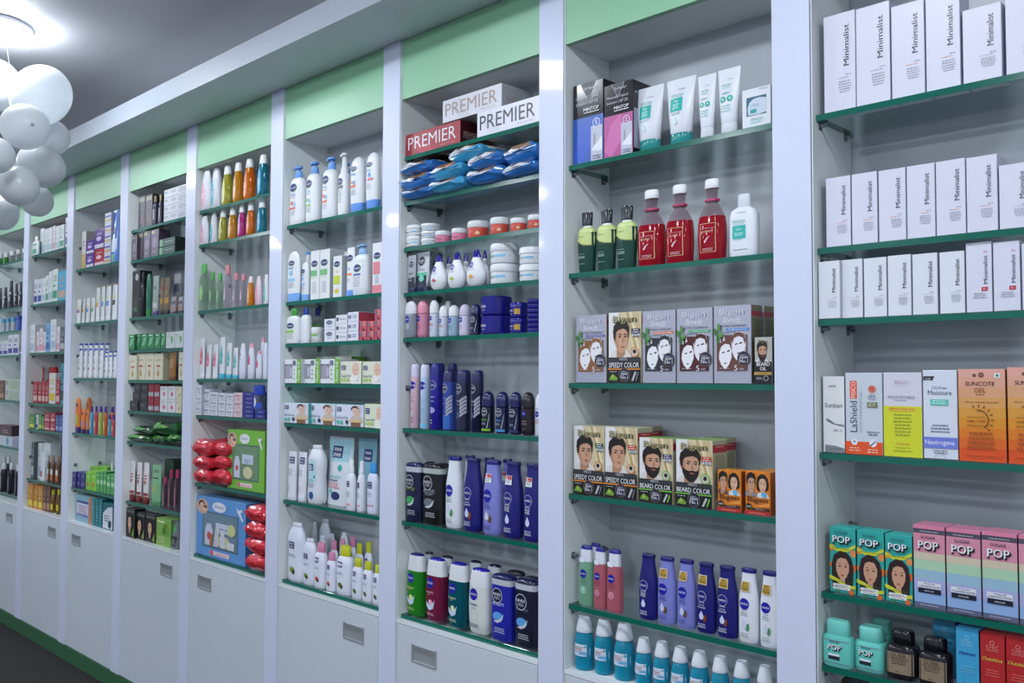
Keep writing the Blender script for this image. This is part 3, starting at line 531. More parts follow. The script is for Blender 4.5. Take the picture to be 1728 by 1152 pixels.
S('venlot', 'lotion_bottle', 'bottle', 'white flask bottle with teal label', 'flask', ['#dde2ea', '#d4dae4'], [('t', "Dr.Reddy's", .52, .69, .3, '#444a54'), ('t', 'VENUSIA', .42, .555, .5, '#2c9c94'), ('l', .42, .52, .46, 2, '#7cccc4', .015), ('r', .2, .28, .68, .49, '#18aea4'), ('t', 'Soft+', .44, .43, .2, 'white'), ('l', .44, .36, .34, 2, '#d0eeea', .03), ('l', .42, .26, .4, 1, '#6aa'), ('l', .5, .1, .56, 1, '#667')])
CN['#6aa'] = '#66aaaa'; CN['#667'] = '#666677'
for k, bar, tx, gr, ds in (('sp1', '#5c4c9c', 'No.883 Natural Brown', '#8a5a34', 'silver hair dye carton, purple stripe'), ('sp2', '#d87c3c', 'No.881 Natural Black', '#2c2c34', 'silver hair dye carton, orange stripe'), ('sp3', '#3ca064', 'No.882 Brownish Black', '#4c1c20', 'silver hair dye carton, green stripe'), ('sp4', '#3c84d0', 'No.884 Dark Brown', '#6a4038', 'silver hair dye carton, blue stripe')):
    S(k, 'hair_dye_carton', 'carton', ds, 'box', ['f:#b4b6c6', 'f:#8c8468', 'f:#b8bac8'], SPEEDY(bar, tx, gr), {'side': [('r', .02, .86, .98, .92, '#a02c40'), ('l', .5, .8, .8, 24, '#4c5038', .025)]})
SD = {'side': [('r', .02, .82, .98, .93, '#b42c34'), ('l', .5, .9, .6, 1, 'white'), ('l', .5, .76, .8, 22, '#6a6c50', .028)]}
def DYE(k, ds, cap2, col, num, man, acc): S(k, 'hair_dye_carton', 'carton', ds, 'box', ['#cfc2a0', '#b4b094', '#c8c8b0' if acc != '#6cb83c' else '#7cb04c'], HERO(cap2, col, num, man, None, acc), SD)
DYE('dye_a', "men's dye carton, purple shade tag", 'SPEEDY COLOR', '#2c2040', '101', MAN(.06, .34, .74, .88), '#d8822c')
DYE('dye_b', "men's dye carton, dark green shade tag", 'SPEEDY COLOR', '#1c5040', '102', MAN(.0, .34, .74, .86), '#d8822c')
DYE('dye_c', "men's dye carton, clean-shaven man, red tag", 'SPEEDY COLOR', '#b8341c', '103', MAN(.02, .34, .76, .86), '#d8822c')
DYE('dye_d', "beard dye carton, purple shade tag", 'BEARD COLOR', '#2c2060', 'B101', MAN(.0, .34, .78, .87, True), '#6cb83c')
DYE('dye_e', "beard dye carton, red shade tag", 'BEARD COLOR', '#b8341c', 'B103', MAN(.0, .33, .8, .87, True), '#6cb83c')
S('boil', 'beard_oil_carton', 'carton', 'small carton with bearded man portrait', 'box', ['#b4b4ac', '#3c3c40', '#a8a8a0'],
  MAN(.04, .44, .84, .92, True)+[('t', 'Bigen', .5, .9, .5, '#6c6848', {'b': .03}), ('r', 0, 0, 1, .47, '#131318'), ('t', 'BEARD', .52, .42, .76, 'white', {'b': .05, 'h': .075}), ('t', 'OIL', .52, .325, .36, 'white', {'b': .05, 'h': .075}), ('r', 0, .19, 1, .255, '#b09048'), ('l', .5, .215, .7, 1, '#2c2410'), ('o', .68, .12, .14, .2, 'lgrey'), ('l', .3, .13, .4, 2, 'lgrey', .03)])
def ORB(num, nm, suit): return LADY(.42, .4, .98, .95)+MAN(-.0, .42, .5, .97, False, 'hair', suit)+[('t', 'Bigen', .52, .335, .8, '#2c1418', {'b': .03, 'h': .15}), ('c', .76, .48, .09, '#58b0e0'), ('r', 0, 0, 1, .09, '#b02c2c'), ('l', .5, .035, .7, 1, '#f0c8b8'), ('r', .3, .105, 1, .155, '#241c20'), ('t', nm, .62, .13, .4, 'lgrey'), ('c', .17, .18, .12, '#1c181c'), ('t', num, .17, .18, .17, 'white', {'b': .02}), ('p', [(.5, .2), (1, .2), (1, .3), (.7, .24)], '#e89a3c')]
S('orb1', 'hair_dye_carton', 'carton', 'orange dye carton, man in brown', 'box', ['#d87c24', '#a85418', '#d88828'], ORB('N20', 'BLACK BROWN', '#6c4c3c'))
S('orb2', 'hair_dye_carton', 'carton', 'orange dye carton, man in grey suit', 'box', ['#d87c24', '#a85418', '#d88828'], ORB('N10', 'ORIENTAL BLACK', '#7c8494'))
S('orb3', 'hair_dye_carton', 'carton', 'orange dye carton, mostly hidden', 'box', ['#d87c24', '#a85418', '#d88828'], ORB('N10', 'ORIENTAL BLACK', '#7c8494'))
S('mic_g', 'micellar_water_bottle', 'bottle', 'pale green clear micellar bottle', 'micel', ['l:#8fc4a8', '#d8dce6', 'g:#1c1c84'], NV(.42, .53, .24)+[('l', .44, .44, .5, 3, '#5c8c74', .03), ('o', .44, .26, .2, .2, '#b8dcc8'), ('p', [(.3, .26), (.4, .32), (.56, .28), (.5, .2)], '#a8d0b8'), ('r', .0, .72, .5, .79, '#dfe3f2'), ('r', .1, .73, .48, .755, '#3c3c9c')])
S('mic_p', 'micellar_water_bottle', 'bottle', 'clear pink micellar bottle', 'micel', ['l:#d07484', '#d8dce6', 'g:#1c1c84'], NV(.38, .53, .24)+[('l', .4, .44, .5, 3, '#8c4058', .03), ('o', .4, .26, .19, .3, '#e8b0c4'), ('c', .4, .26, .08, '#e088a8'), ('r', .0, .72, .5, .79, '#dfe3f2'), ('r', .1, .73, .48, .755, '#3c3c9c')])
S('lot_n', 'body_lotion_bottle', 'bottle', 'navy lotion bottle with white drop', 'lotion', ['#17156e', 'g:#13115c'], LOT(['Body', 'Milk'], None))
S('lot_nr', 'body_lotion_bottle', 'bottle', 'navy lotion bottle with red-white sticker', 'lotion', ['#17156e', 'g:#13115c'], LOT(['Body', 'Milk'], None, sticker='r'))
S('lot_l', 'body_lotion_bottle', 'bottle', 'lilac lotion bottle with gold sticker', 'lotion', ['#7c80c8', 'g:#17156c'], LOT(['Shea', 'Smooth'], '#6c4434', tc='#3c3c94', circ='c', sticker='g'))
S('lot_lr', 'body_lotion_bottle', 'bottle', 'lilac lotion bottle with red-white sticker', 'lotion', ['#7c80c8', 'g:#17156c'], LOT(['Shea', 'Smooth'], '#6c4434', tc='#3c3c94', circ='c', sticker='r'))
S('lot_c', 'body_lotion_bottle', 'bottle', 'navy lotion bottle with gold sticker', 'lotion', ['#17156e', 'g:#13115c'], LOT(['Cocoa', 'Nourish'], '#7c3c24', sticker='g'))
S('lot_c0', 'body_lotion_bottle', 'bottle', 'navy lotion bottle with cocoa picture', 'lotion', ['#17156e', 'g:#13115c'], LOT(['Cocoa', 'Nourish'], '#7c3c24'))
S('lot_w', 'body_lotion_bottle', 'bottle', 'white lotion bottle with gold sticker', 'lotion', ['#dcdfe8', 'g:#17156c'], LOT(['Aloe', 'Hydration'], '#4c8c5c', tc='#6c9484', circ='c', sticker='g'))
S('lot_w0', 'body_lotion_bottle', 'bottle', 'plain white lotion bottle, navy lid', 'lotion', ['#dcdfe8', 'g:#17156c'], LOT(['Aloe', 'Hydration'], '#3c9c4c', tc='#6c9484', circ='c'))
BW = [('r', .02, .27, .98, .49, '#d4dce8'), ('p', [(.4, .3), (.9, .3), (.9, .36), (.6, .34)], '#6cb0e0'), ('t', 'Chlorhexidine Mouthwash I.P.', .5, .44, .8, '#2c3050', {'b': .02}), ('r', .24, .385, .66, .415, '#b0342c'), ('t', 'REXIDIN', .45, .4, .36, 'white', {'b': .03}), ('l', .5, .36, .56, 2, '#5c7ca8', .02)]
S('bw_l', 'mouthwash_bottle', 'bottle', 'large turquoise mouthwash bottle', 'bluewash', ['l:#1fa6c8', '#d6dae2'], BW)
S('bw_s', 'mouthwash_bottle', 'bottle', 'small turquoise mouthwash bottle', 'bluewash', ['l:#1fa6c8', '#d6dae2'], BW)
# --- third bay from right
def PRE(t, s='#9c8c84'): return [('t', 'PREMIER', .49, .54, .88, t, {'b': .0, 'h': .56}), ('l', .78, .12, .34, 1, s, .05)]
S('pre_r', 'tissue_box', 'tissue box', 'dark red tissue box', 'box', ['#9c1c2c', '#3c0c14', '#4c1018'], [('p', [(.3, 0), (.55, 0), (.28, .6), (.12, .35)], '#b02838'), ('p', [(0, 0), (.3, 0), (.12, .35), (0, .5)], '#8c1826')]+PRE('#dcdce2', '#d88c90'), {'side': [('t', 'PREMIER', .3, .4, .4, '#a89a94', {'h': .3})]})
S('pre_g', 'tissue_box', 'tissue box', 'white tissue box with bronze lettering', 'box', ['#d8d8e0', '#a4a8ae', '#c8c8d0'], [('p', [(.3, 0), (.5, 0), (.3, 1), (.16, .6)], '#ccccd6')]+PRE('#a08c84'), {'side': [('t', 'PREMIER', .3, .4, .34, '#a08c84', {'h': .3})]})
S('pre_w', 'tissue_box', 'tissue box', 'white tissue box with black lettering', 'box', ['#e2e2ee', '#a4a8ae', '#c8c8d0'], [('p', [(.2, 0), (.4, 0), (.24, 1), (.1, .5)], '#d8d8e4')]+PRE('#1c1c30'))
S('wipe', 'wet_wipe_packet', 'wipe packet', 'blue and white wipe packet', 'pouch', ['g:#2a6cb4', 'g:#d6d8de', 'g:#8c6a50'], [])
S('wipe2', 'wet_wipe_packet', 'wipe packet', 'sky blue wipe packet', 'pouch', ['g:#3c94c0', 'g:#d6d8de', 'g:#9c6a50'], [])
SOFT = [('t', 'soft', .4, .32, .2, '#7c9c3c', {'b': .02}), ('r', .56, .3, 1, .42, '#7cb8dc'), ('c', .22, .33, .05, '#1c2c7c')]
S('jar_s', 'cream_jar', 'jar', 'small white cream jar', 'jar', ['#d6dade', '#dde0e4'], SOFT)
S('jar_p', 'cream_jar', 'jar', 'pink cream jar with white lid', 'jar', ['#d87c9c', '#dde0e4'], [('c', .2, .33, .08, '#1c2c7c'), ('t', 'soft', .42, .34, .3, '#8c3c5c'), ('l', .7, .3, .3, 2, '#8c3c4c', .1)])
S('jar_o', 'cream_jar', 'jar', 'coral cream jar with white lid', 'jar', ['#cc4c3c', '#dde0e4'], [('c', .2, .33, .09, '#1c2c7c'), ('t', 'SOFT', .45, .34, .3, '#e8b8a0', {'b': .02}), ('p', [(.7, .2), (.8, .4), (.9, .3), (.86, .18)], '#d8c08c')])
S('jar_w', 'cream_jar', 'jar', 'large white cream jar', 'jar', ['#d8dce0', '#dfe2e6'], [('t', 'soft', .36, .36, .24, '#5c8c3c', {'b': .02}), ('r', .5, .3, .95, .42, '#7cbce0'), ('c', .14, .36, .07, '#1c2c7c')])
S('men_tube1', 'face_wash_tube', 'tube', 'grey and navy tube, black roundel', 'tubew', ['#a4a8b0', '#1c2450'], [('r', .03, .125, .97, .4, '#161a34'), ('l', .45, .36, .5, 2, '#a8b0c0', .06), ('t', 'ALL-IN-1', .48, .52, .6, '#2c303c', {'b': .02}), ('l', .48, .47, .5, 1, '#3c404c', .03)]+NVM(.5, .75, .3, 2.6))
S('men_tube2', 'face_wash_tube', 'tube', 'silver and navy tube, green stripe', 'tubew', ['#c8ccd4', '#1c2450'], [('r', .03, .125, .97, .4, '#16243c'), ('r', .03, .4, .9, .48, '#4cb48c'), ('c', .6, .33, .17, '#6cc4ac'), ('t', 'OIL', .42, .6, .2, '#2c303c', {'b': .02}), ('t', 'CONTROL', .5, .545, .6, '#2c303c', {'b': .02})]+NVM(.5, .77, .27, 2.6))
for k, c, ds in (('fw_r', '#b84c4c', 'red'), ('fw_g', '#a8c03c', 'lime'), ('fw_o', '#d8922c', 'orange')):
    S(k, 'face_wash_bottle', 'bottle', 'white teardrop bottle, %s flower print' % ds, 'drop', ['#dde0e6', 'g:#1a1a84'], NV(.38, .58, .13)+[('t', 'Face Wash', .4, .45, .34, '#5c6074'), ('l', .4, .48, .3, 1, '#8c90a4'), ('c', .42, .27, .08, c), ('p', [(.26, .24), (.4, .3), (.62, .26), (.5, .22)], c), ('l', .42, .17, .34, 1, c)])
S('fw_w', 'face_wash_bottle', 'bottle', 'white teardrop bottle with navy tip', 'drop', ['#dde0e6', 'g:#1a1a84'], [])
RO = lambda: NV(.36, .5, .22)
S('ro_s', 'roll_on_deodorant', 'deodorant', 'smoky glass roll-on, white dome cap', 'rollon', ['g:#7c8490', '#d4d4da'], RO()+[('l', .4, .35, .4, 3, '#c8ccd4', .05)])
S('ro_p', 'roll_on_deodorant', 'deodorant', 'pink roll-on deodorant', 'rollon', ['#c8849c', '#d88ca0'], RO()+[('l', .4, .35, .4, 4, '#a04c68', .05), ('r', .05, .02, .95, .05, '#b0647c')])
S('ro_w', 'roll_on_deodorant', 'deodorant', 'white roll-on deodorant, red print', 'rollon', ['#c4ccdc', '#dcdee2'], RO()+[('l', .45, .35, .6, 2, '#b8445c', .05), ('l', .4, .2, .3, 2, '#7c84c8', .05)])
S('ro_a', 'roll_on_deodorant', 'deodorant', 'pale blue roll-on deodorant', 'rollon', ['#90acc0', '#d4d8de'], RO()+[('l', .45, .3, .5, 3, '#4c84a0', .05)])
S('ro_l', 'roll_on_deodorant', 'deodorant', 'lilac-capped roll-on deodorant', 'rollon', ['#c8c4dc', '#bcb4cc'], RO()+[('l', .4, .3, .4, 3, '#b87c94', .05)])
def ROM(c, t): return NVM(.45, .5, .3, 2.0)+[('t', t, .45, .31, .5, c, {'b': .02}), ('t', '48h', .42, .22, .44, '#8c94a8'), ('r', .05, .04, .95, .1, c), ('p', [(.7, .14), (.78, .2), (.92, .5), (.88, .3), (.78, .1)], 'silver')]
S('ro_n', 'roll_on_deodorant', 'deodorant', 'navy roll-on with light blue print', 'rollon', ['g:#141c40', 'g:#1c2054'], ROM('#4c94d0', 'FRESH'))
S('ro_n2', 'roll_on_deodorant', 'deodorant', 'navy roll-on with plain base', 'rollon', ['g:#12163a', 'g:#1c2054'], ROM('#2c3460', 'COOL'))
S('ro_g', 'roll_on_deodorant', 'deodorant', 'navy roll-on with lime band', 'rollon', ['g:#101828', 'g:#1c2054'], ROM('#7cb83c', 'FRESH'))
S('ro_b', 'roll_on_deodorant', 'deodorant', 'dark brown roll-on, black dome cap', 'rollon', ['g:#241820', 'g:#201c24'], RO()+[('t', 'pearl', .42, .32, .4, '#b09c94'), ('t', 'beauty', .46, .26, .5, '#b09c94'), ('l', .4, .14, .4, 1, '#8c7c74')])
S('ro_x', 'roll_on_deodorant', 'deodorant', 'white-capped roll-on cut by post', 'rollon', ['#c4ccdc', '#dcdce8'], RO()+[('l', .45, .35, .6, 2, '#b8445c', .05)])
TN = [('t', 'NIVEA', .36, .46, .34, 'white', {'b': .03}), ('t', 'Creme', .38, .28, .22, 'lgrey', {'sl': .3})]
S('tin_l', 'cream_tin', 'tin', 'large navy cream tin', 'tin', ['g:#1c1a80', 'g:#1c1a80'], TN)
S('tin_m', 'cream_tin', 'tin', 'small navy cream tin, gold sticker', 'tin', ['g:#1c1a80', 'g:#1c1a80'], TN+[('r', .6, .22, .9, .58, '#b8963c')])
S('tin_f', 'cream_tin', 'tin', 'flat navy cream tin', 'tin', ['g:#1c1a80', 'g:#16146c'], [('r', .05, .64, .95, .72, '#8c8cb8')])
AE = lambda: NV(.5, .67, .42)
S('ae_p', 'deodorant_spray_can', 'spray can', 'pale pink spray can', 'aero', ['#d8b4c4', '#d4cce4'], AE()+[('t', 'pearl', .46, .47, .5, '#8c4c64'), ('t', 'beauty', .5, .42, .7, '#8c4c64'), ('p', [(.2, .28), (.4, .22), (.75, .3), (.5, .18)], '#dcdce4'), ('c', .45, .3, .12, '#d06c84'), ('l', .5, .14, .6, 2, '#a06c84', .05)])
S('ae_b', 'deodorant_spray_can', 'spray can', 'pale blue spray can', 'aero', ['#b4cce4', '#d0d4e8'], AE()+[('t', 'fresh', .45, .48, .5, '#7ca8d0'), ('t', 'natural', .5, .43, .6, '#7ca8d0'), ('o', .45, .28, .26, .25, '#6cb4e0'), ('r', .03, .02, .97, .08, '#6cc0e0'), ('l', .45, .14, .4, 1, '#5c84b0')])
S('ae_n', 'deodorant_spray_can', 'spray can', 'royal blue spray can', 'aero', ['#221c94', '#201c80'], NVO(.45, .67, .4, 4)+[('t', 'protect', .45, .49, .66, 'white', {'b': .02}), ('t', '& care', .45, .43, .5, 'white', {'b': .02}), ('e', .45, .29, .34, .05, '#9c98d0'), ('l', .4, .13, .4, 2, 'lgrey', .04)])
STR = [('p', [(.62+.0*i, .22+.06*i), (.98, .3+.06*i), (.98, .345+.06*i), (.6, .262+.06*i)], 'silver') for i in range(5)]
S('ae_f', 'deodorant_spray_can', 'spray can', 'mid-blue spray can with silver stripes', 'aero', ['#243c94', '#1a1c54'], [('r', .02, .02, .98, .25, '#2c64b8'), ('t', 'FRESH', .36, .53, .5, '#6ca4dc', {'b': .02}), ('t', '48h', .3, .44, .34, '#6ca4dc')]+STR+NVM(.38, .69, .36, 3.2, '#16203c'))
S('ae_k', 'deodorant_spray_can', 'spray can', 'black-navy spray can with silver stripes', 'aero', ['#14163c', '#1a1c54'], [('t', 'COOL', .34, .49, .44, 'white', {'b': .04}), ('t', 'KICK', .34, .44, .4, '#8c9cc8', {'b': .04}), ('o', .34, .26, .2, .3, '#6c94d0')]+STR+NVM(.38, .69, .36, 3.2))
S('ae_d', 'deodorant_spray_can', 'spray can', 'navy spray can in second row', 'aero', ['#1c1a6c', '#1c1a6c'], [])
def MSH(t, tc, c): return [('t', t, .42, .55, .6, tc, {'b': .01}), ('e', .42, .36, .26, .07, c), ('p', [(.2, .28), (.5, .32), (.72, .42), (.6, .3), (.4, .26)], 'lgrey'), ('l', .5, .18, .5, 3, 'lgrey', .03)]
S('sh_e', 'shower_gel_bottle', 'bottle', 'navy gel bottle, green swirl', 'men', ['#14183c', 'g:#1c1c50', '#b8bcc6'], MSH('energy', '#8ca03c', '#3c9c54')+NVM(.36, .68, .27, 2.5))
S('sh_a', 'shower_gel_bottle', 'bottle', 'black gel bottle, grey swirl', 'men', ['#111216', 'g:#141418', '#a8b0b0'], MSH('ACTIVE', '#a8acb4', '#6c7078')+[('t', 'CLEAN', .42, .5, .4, '#a8acb4')]+NVM(.36, .68, .25, 2.5, '#111216'))
S('sh_d', 'shower_gel_bottle', 'bottle', 'dark gel bottle, second row', 'men', ['#14183c', 'g:#24202c', '#9ca0a8'], [])
S('sh_v', 'shower_gel_bottle', 'bottle', 'bright navy gel bottle, blue swirl', 'men', ['#1c209c', 'g:#1c1c50', '#b8bcc6'], MSH('VITALITY', 'white', '#5c9cd8')+NVM(.38, .68, .26, 2.5))
S('sh_c', 'shower_gel_bottle', 'bottle', 'blackish navy gel bottle, blue swirl', 'men', ['#10122c', 'g:#1c1c40', '#b8bcc6'], MSH('COOLKICK', '#7c8ca8', '#5c9cd8')+NVM(.38, .66, .28, 2.5))
def GEL(t, tc): return NV(.36, .6, .2)+[('t', t, .36, .45, .44, tc, {'b': .01}), ('l', .34, .41, .14, 1, tc), ('p', [(.12, .3), (.16, .22), (.34, .16), (.56, .2), (.64, .34), (.56, .3), (.36, .24)], '#c4d4ec'), ('c', .4, .29, .11, tc), ('l', .36, .11, .48, 2, tc, .025)]
S('gl_g', 'shower_gel_bottle', 'bottle', 'lime green see-through gel bottle', 'gel', ['l:#2c9c2c', '#d8dade', 'g:#1c1870'], GEL('lemon', '#d8e08c'))
S('gl_p', 'shower_gel_bottle', 'bottle', 'plum pink see-through gel bottle', 'gel', ['l:#8c2850', '#d8dade', 'g:#1c1890'], GEL('waterlily', '#e8b4c4'))
S('gl_t', 'shower_gel_bottle', 'bottle', 'teal see-through gel bottle', 'gel', ['l:#0c6474', '#d8dade', 'g:#1c1890'], GEL('frangipani', '#e0e0b0'))
S('gl_w', 'shower_gel_bottle', 'bottle', 'cream white gel bottle', 'gel', ['#d0d4d0', '#d8dade', 'g:#1c1890'], NV(.36, .6, .2)+[('t', 'Creme', .36, .45, .4, '#2c3064', {'b': .02}), ('t', 'soft', .36, .4, .26, '#8cccc0'), ('o', .4, .27, .18, .06, '#b8c4c4'), ('l', .38, .14, .5, 3, '#2c3064', .022)])
S('gl_b', 'shower_gel_bottle', 'bottle', 'dark blue gel bottle, white cap', 'gel', ['l:#1c2448', '#ccd0d6', 'g:#141440'], [])
# --- fourth bay from right
def CB(tint, as_=2.2): return CET(.42, .62, .52, as_)+[('t', 'baby', .42, .5, .34, '#6ca8dc', {'b': .02}), ('l', .42, .45, .4, 1, tint), ('c', .34, .36, .09, tint), ('c', .52, .34, .09, '#8cc0e8'), ('r', .14, .26, .6, .29, tint), ('l', .42, .22, .4, 3, '#a0a8b8', .03)]
S('cp_o', 'pump_bottle', 'bottle', 'blue-pump bottle, orange print', 'pump', ['#dfe2e6', '#6098dc'], CB('#e0683c'))
S('cp_g', 'pump_bottle', 'bottle', 'blue-pump bottle, green-blue print', 'pump', ['#dfe2e6', '#6098dc'], CB('#7cb83c'))
S('cfoam', 'foam_pump_bottle', 'bottle', 'all-white foam pump bottle', 'foam', ['#dfe2e6', '#d6d8dc'], CET(.42, .53, .6, 3)+[('r', .15, .42, .75, .47, '#6c7484'), ('l', .45, .38, .5, 6, '#8c94a4', .035)])
S('cl_o', 'baby_lotion_bottle', 'bottle', 'upturned white bottle, blue cap, orange print', 'upside', ['#dfe2e6', '#5c94e0'], CET(.42, .78, .5, 3)+[('t', 'baby', .4, .68, .4, '#6ca8dc', {'b': .02}), ('c', .32, .54, .08, '#e0683c'), ('c', .5, .53, .1, '#6098dc'), ('r', .1, .45, .6, .49, '#e0683c'), ('l', .4, .4, .44, 4, '#a0a8b8', .03)])
S('cl_r', 'baby_lotion_bottle', 'bottle', 'upturned white bottle, blue cap, pink print', 'upside', ['#dfe2e6', '#5c94e0'], CET(.42, .78, .5, 3)+[('t', 'baby', .4, .68, .4, '#6ca8dc', {'b': .02}), ('c', .45, .6, .12, '#6098dc'), ('r', .3, .5, .75, .54, '#d86c84'), ('l', .4, .44, .44, 4, '#a0a8b8', .03)])
S('cl_b', 'baby_lotion_bottle', 'bottle', 'upturned white bottle, blue print', 'upside', ['#dfe2e6', '#7cb0ec'], CET(.42, .76, .5, 2.8)+[('t', 'baby', .4, .66, .4, '#6ca8dc', {'b': .02}), ('c', .4, .56, .12, '#7cb8e8'), ('r', .15, .4, .7, .46, '#8cc4e8'), ('l', .4, .36, .44, 4, '#a0a8b8', .03)])
S('cbath', 'baby_wash_bottle', 'bottle', 'white bottle with blue top cap', 'lotion', ['#dfe2e6', '#5c9ce0'], CET(.42, .62, .6, 2)+[('t', 'baby', .4, .5, .4, '#6ca8dc', {'b': .02}), ('r', .15, .25, .7, .42, '#7cc0d8'), ('l', .4, .2, .5, 3, '#a0a8b8', .04)])
S('cx_g', 'cream_carton', 'carton', 'white carton with green band, blue oval', 'box', ['#dde0e2', '#b8bec2', '#ccd0d4'], CET(.45, .73, .7, 3)+[('r', .05, .48, .75, .6, '#6cb474'), ('l', .42, .44, .6, 1, '#8ab878'), ('l', .45, .34, .5, 7, '#a0a8b0', .035)])
S('cx_y', 'sunscreen_carton', 'carton', 'white carton with lime-yellow block', 'box', ['#dde0e2', '#b8bec2', '#ccd0d4'], CET(.45, .8, .7, 2.8)+[('t', '30', .45, .62, .3, '#d8b84c'), ('r', .1, .32, .8, .52, '#b8c820'), ('r', .25, .1, .65, .2, '#d8b818')])
S('cx_s', 'cream_carton', 'carton', 'pale carton seen behind, grey print', 'box', ['#d6d8d8', '#b8bec2', '#ccd0d4'], [('l', .5, .9, .7, 2, '#8c9498', .04), ('r', .1, .78, .9, .83, '#d8b06c'), ('l', .5, .7, .6, 9, '#a8b0b4', .05)])
S('ctube', 'cream_tube', 'tube', 'white and blue baby cream tube', 'tubew', ['#dde0e4', '#5c94e0'], CET(.42, .78, .8, 3.2)+[('r', .1, .42, .8, .47, '#e08040'), ('c', .4, .56, .12, '#6098dc'), ('l', .4, .35, .5, 3, '#a0a8b8', .03)])
S('cpw', 'pump_bottle', 'bottle', 'clear-white pump bottle, lighter blue collar', 'pump', ['#d2d8de', '#8cb4dc'], [('r', .1, .14, .75, .62, '#e2e4e6')]+CET(.42, .52, .5, 1.9)+[('r', .15, .38, .66, .42, '#4c5cb0'), ('l', .4, .34, .5, 6, '#8c94a4', .035)])
S('cx_p', 'cream_carton', 'carton', 'white and salmon pink carton', 'box', ['#dcdfe4', '#c09094', '#d0d4d8'], CET(.5, .74, .7, 3)+[('r', .1, .38, .8, .62, '#d8808c'), ('r', 0, 0, 1, .16, '#d8808c'), ('l', .5, .34, .5, 5, '#a0a8b0', .035)])
S('cg1', 'cleanser_bottle', 'bottle', 'white cleanser bottle, green cap', 'flask', ['#d8dcde', 'g:#3c9c3c'], CET(.42, .5, .6, 2.1)+[('r', .1, .3, .7, .38, '#8cc45c'), ('l', .42, .24, .5, 3, '#a0a8b0', .05)])
S('cg2', 'cleanser_bottle', 'bottle', 'plain white bottle, blue cap', 'flask', ['#d8dce2', 'g:#2c44a8'], [('l', .06, .5, .1, 6, '#6c74a0', .06)])
S('cg3', 'micellar_water_bottle', 'bottle', 'see-through bottle with navy cap', 'flask', ['c:#c8d4d4', 'g:#1c2c84'], [('r', .08, .4, .9, .54, '#6cb44c'), ('l', .5, .28, .5, 4, '#9cb09c', .05)])
S('cjar', 'cream_jar', 'jar', 'squat white jar with green stripe', 'jar', ['#d6dadc', '#e0e2e4'], [('r', .1, .4, .9, .56, '#7cb85c'), ('c', .25, .3, .1, '#1c2c6c'), ('l', .6, .22, .4, 2, '#a0a8a8', .08)])
S('sc_c', 'soap_carton', 'carton', 'white soap carton, blue oval logo', 'box', ['#d8dce4', '#a8acb4', '#ccd0d8'], CET(.48, .68, .56, .95)+[('t', 'baby', .5, .34, .3, '#7ca8d8')])
S('sc_m', 'soap_carton', 'carton', 'white carton, small dark square', 'box', ['#d8dce2', '#b0545c', '#ccd0d8'], [('r', .08, .3, .26, .72, '#343c54'), ('t', 'Baby Cream', .64, .5, .5, '#5c6474', {'b': .01})])
S('sc_n', 'soap_carton', 'carton', 'white carton, navy square logo', 'box', ['#d8dce8', '#b8485c', '#ccd0d8'], MEE(.2, .5, .26, .75)+[('l', .66, .6, .4, 2, '#5c6c9c', .2)])
S('sc_p', 'soap_carton', 'carton', 'small rose pink carton, navy square', 'box', ['#c85868', '#a03c50', '#c86070'], MEE(.25, .66, .34, 1)+[('o', .72, .68, .18, .3, '#d8b48c'), ('l', .4, .32, .5, 2, '#5c2434', .1), ('c', .6, .08, .14, '#2c1c24')])
S('puffw', 'powder_puff_carton', 'carton', 'white window carton with green strip', 'box', ['#dcdfe6', '#c4c8d0', '#dcdfe6'], [('r', 0, .2, .46, .8, '#6c6c74'), ('p', [(.04, .22), (.42, .22), (.42, .7), (.3, .78), (.04, .72)], '#9c9ca8'), ('r', .32, .3, .44, .66, '#b8b4d0')]+MEE(.58, .84, .18, .9)+[('c', .58, .55, .035, '#7cb444'), ('c', .58, .38, .035, '#7cb444'), ('c', .58, .2, .035, '#7cb444'), ('r', .76, 0, 1, 1, '#6cb02c'), ('t', 'Powder Puff', .87, .5, .8, 'white', {'rot': 1, 'h': .14, 'b': .02})])
S('puffb', 'powder_puff_carton', 'carton', 'cream carton with baby photo', 'box', ['#d8dac8', '#8cb444', '#d0d8b0'], BABY(.46, .0, .98, .96)+MEE(.16, .72, .2, 1)+[('t', 'Powder Puff', .28, .34, .42, '#44485c', {'b': .01}), ('l', .26, .4, .4, 1, '#8c90a0'), ('c', .1, .18, .05, '#a8cc5c'), ('c', .24, .18, .05, '#a8cc5c'), ('c', .38, .18, .05, '#a8cc5c'), ('c', .78, .24, .08, '#e4e6ea')])
def PADB(): return BABY(.52, .2, .98, .98, '#c8b8b0')+[('p', [(.55, .72), (.56, .86), (.66, .96), (.78, .94), (.84, .84), (.82, .74), (.76, .86), (.64, .86)], '#4c342c'), ('p', [(.48, .3), (.98, .34), (.98, .24), (.9, .2), (.56, .2), (.48, .24)], '#d8b888'), ('r', .56, .0, .9, .2, '#7c5c48')]+MEE(.13, .78, .15, .75)+[('t', 'Baby Wipe Towel', .26, .38, .4, '#3c4054', {'b': .01}), ('l', .24, .46, .36, 1, '#7c8090'), ('c', .1, .18, .045, '#4cb8a0'), ('c', .22, .18, .045, '#4cb8a0'), ('c', .42, .2, .045, '#1c2c54'), ('o', .88, .86, .07, .2, '#c8d0dc')]
S('pads', 'baby_towel_carton', 'carton', 'white carton with feeding toddler photo', 'box', ['#d2d8e6', '#48a8a0', '#58b4b0'], PADB())
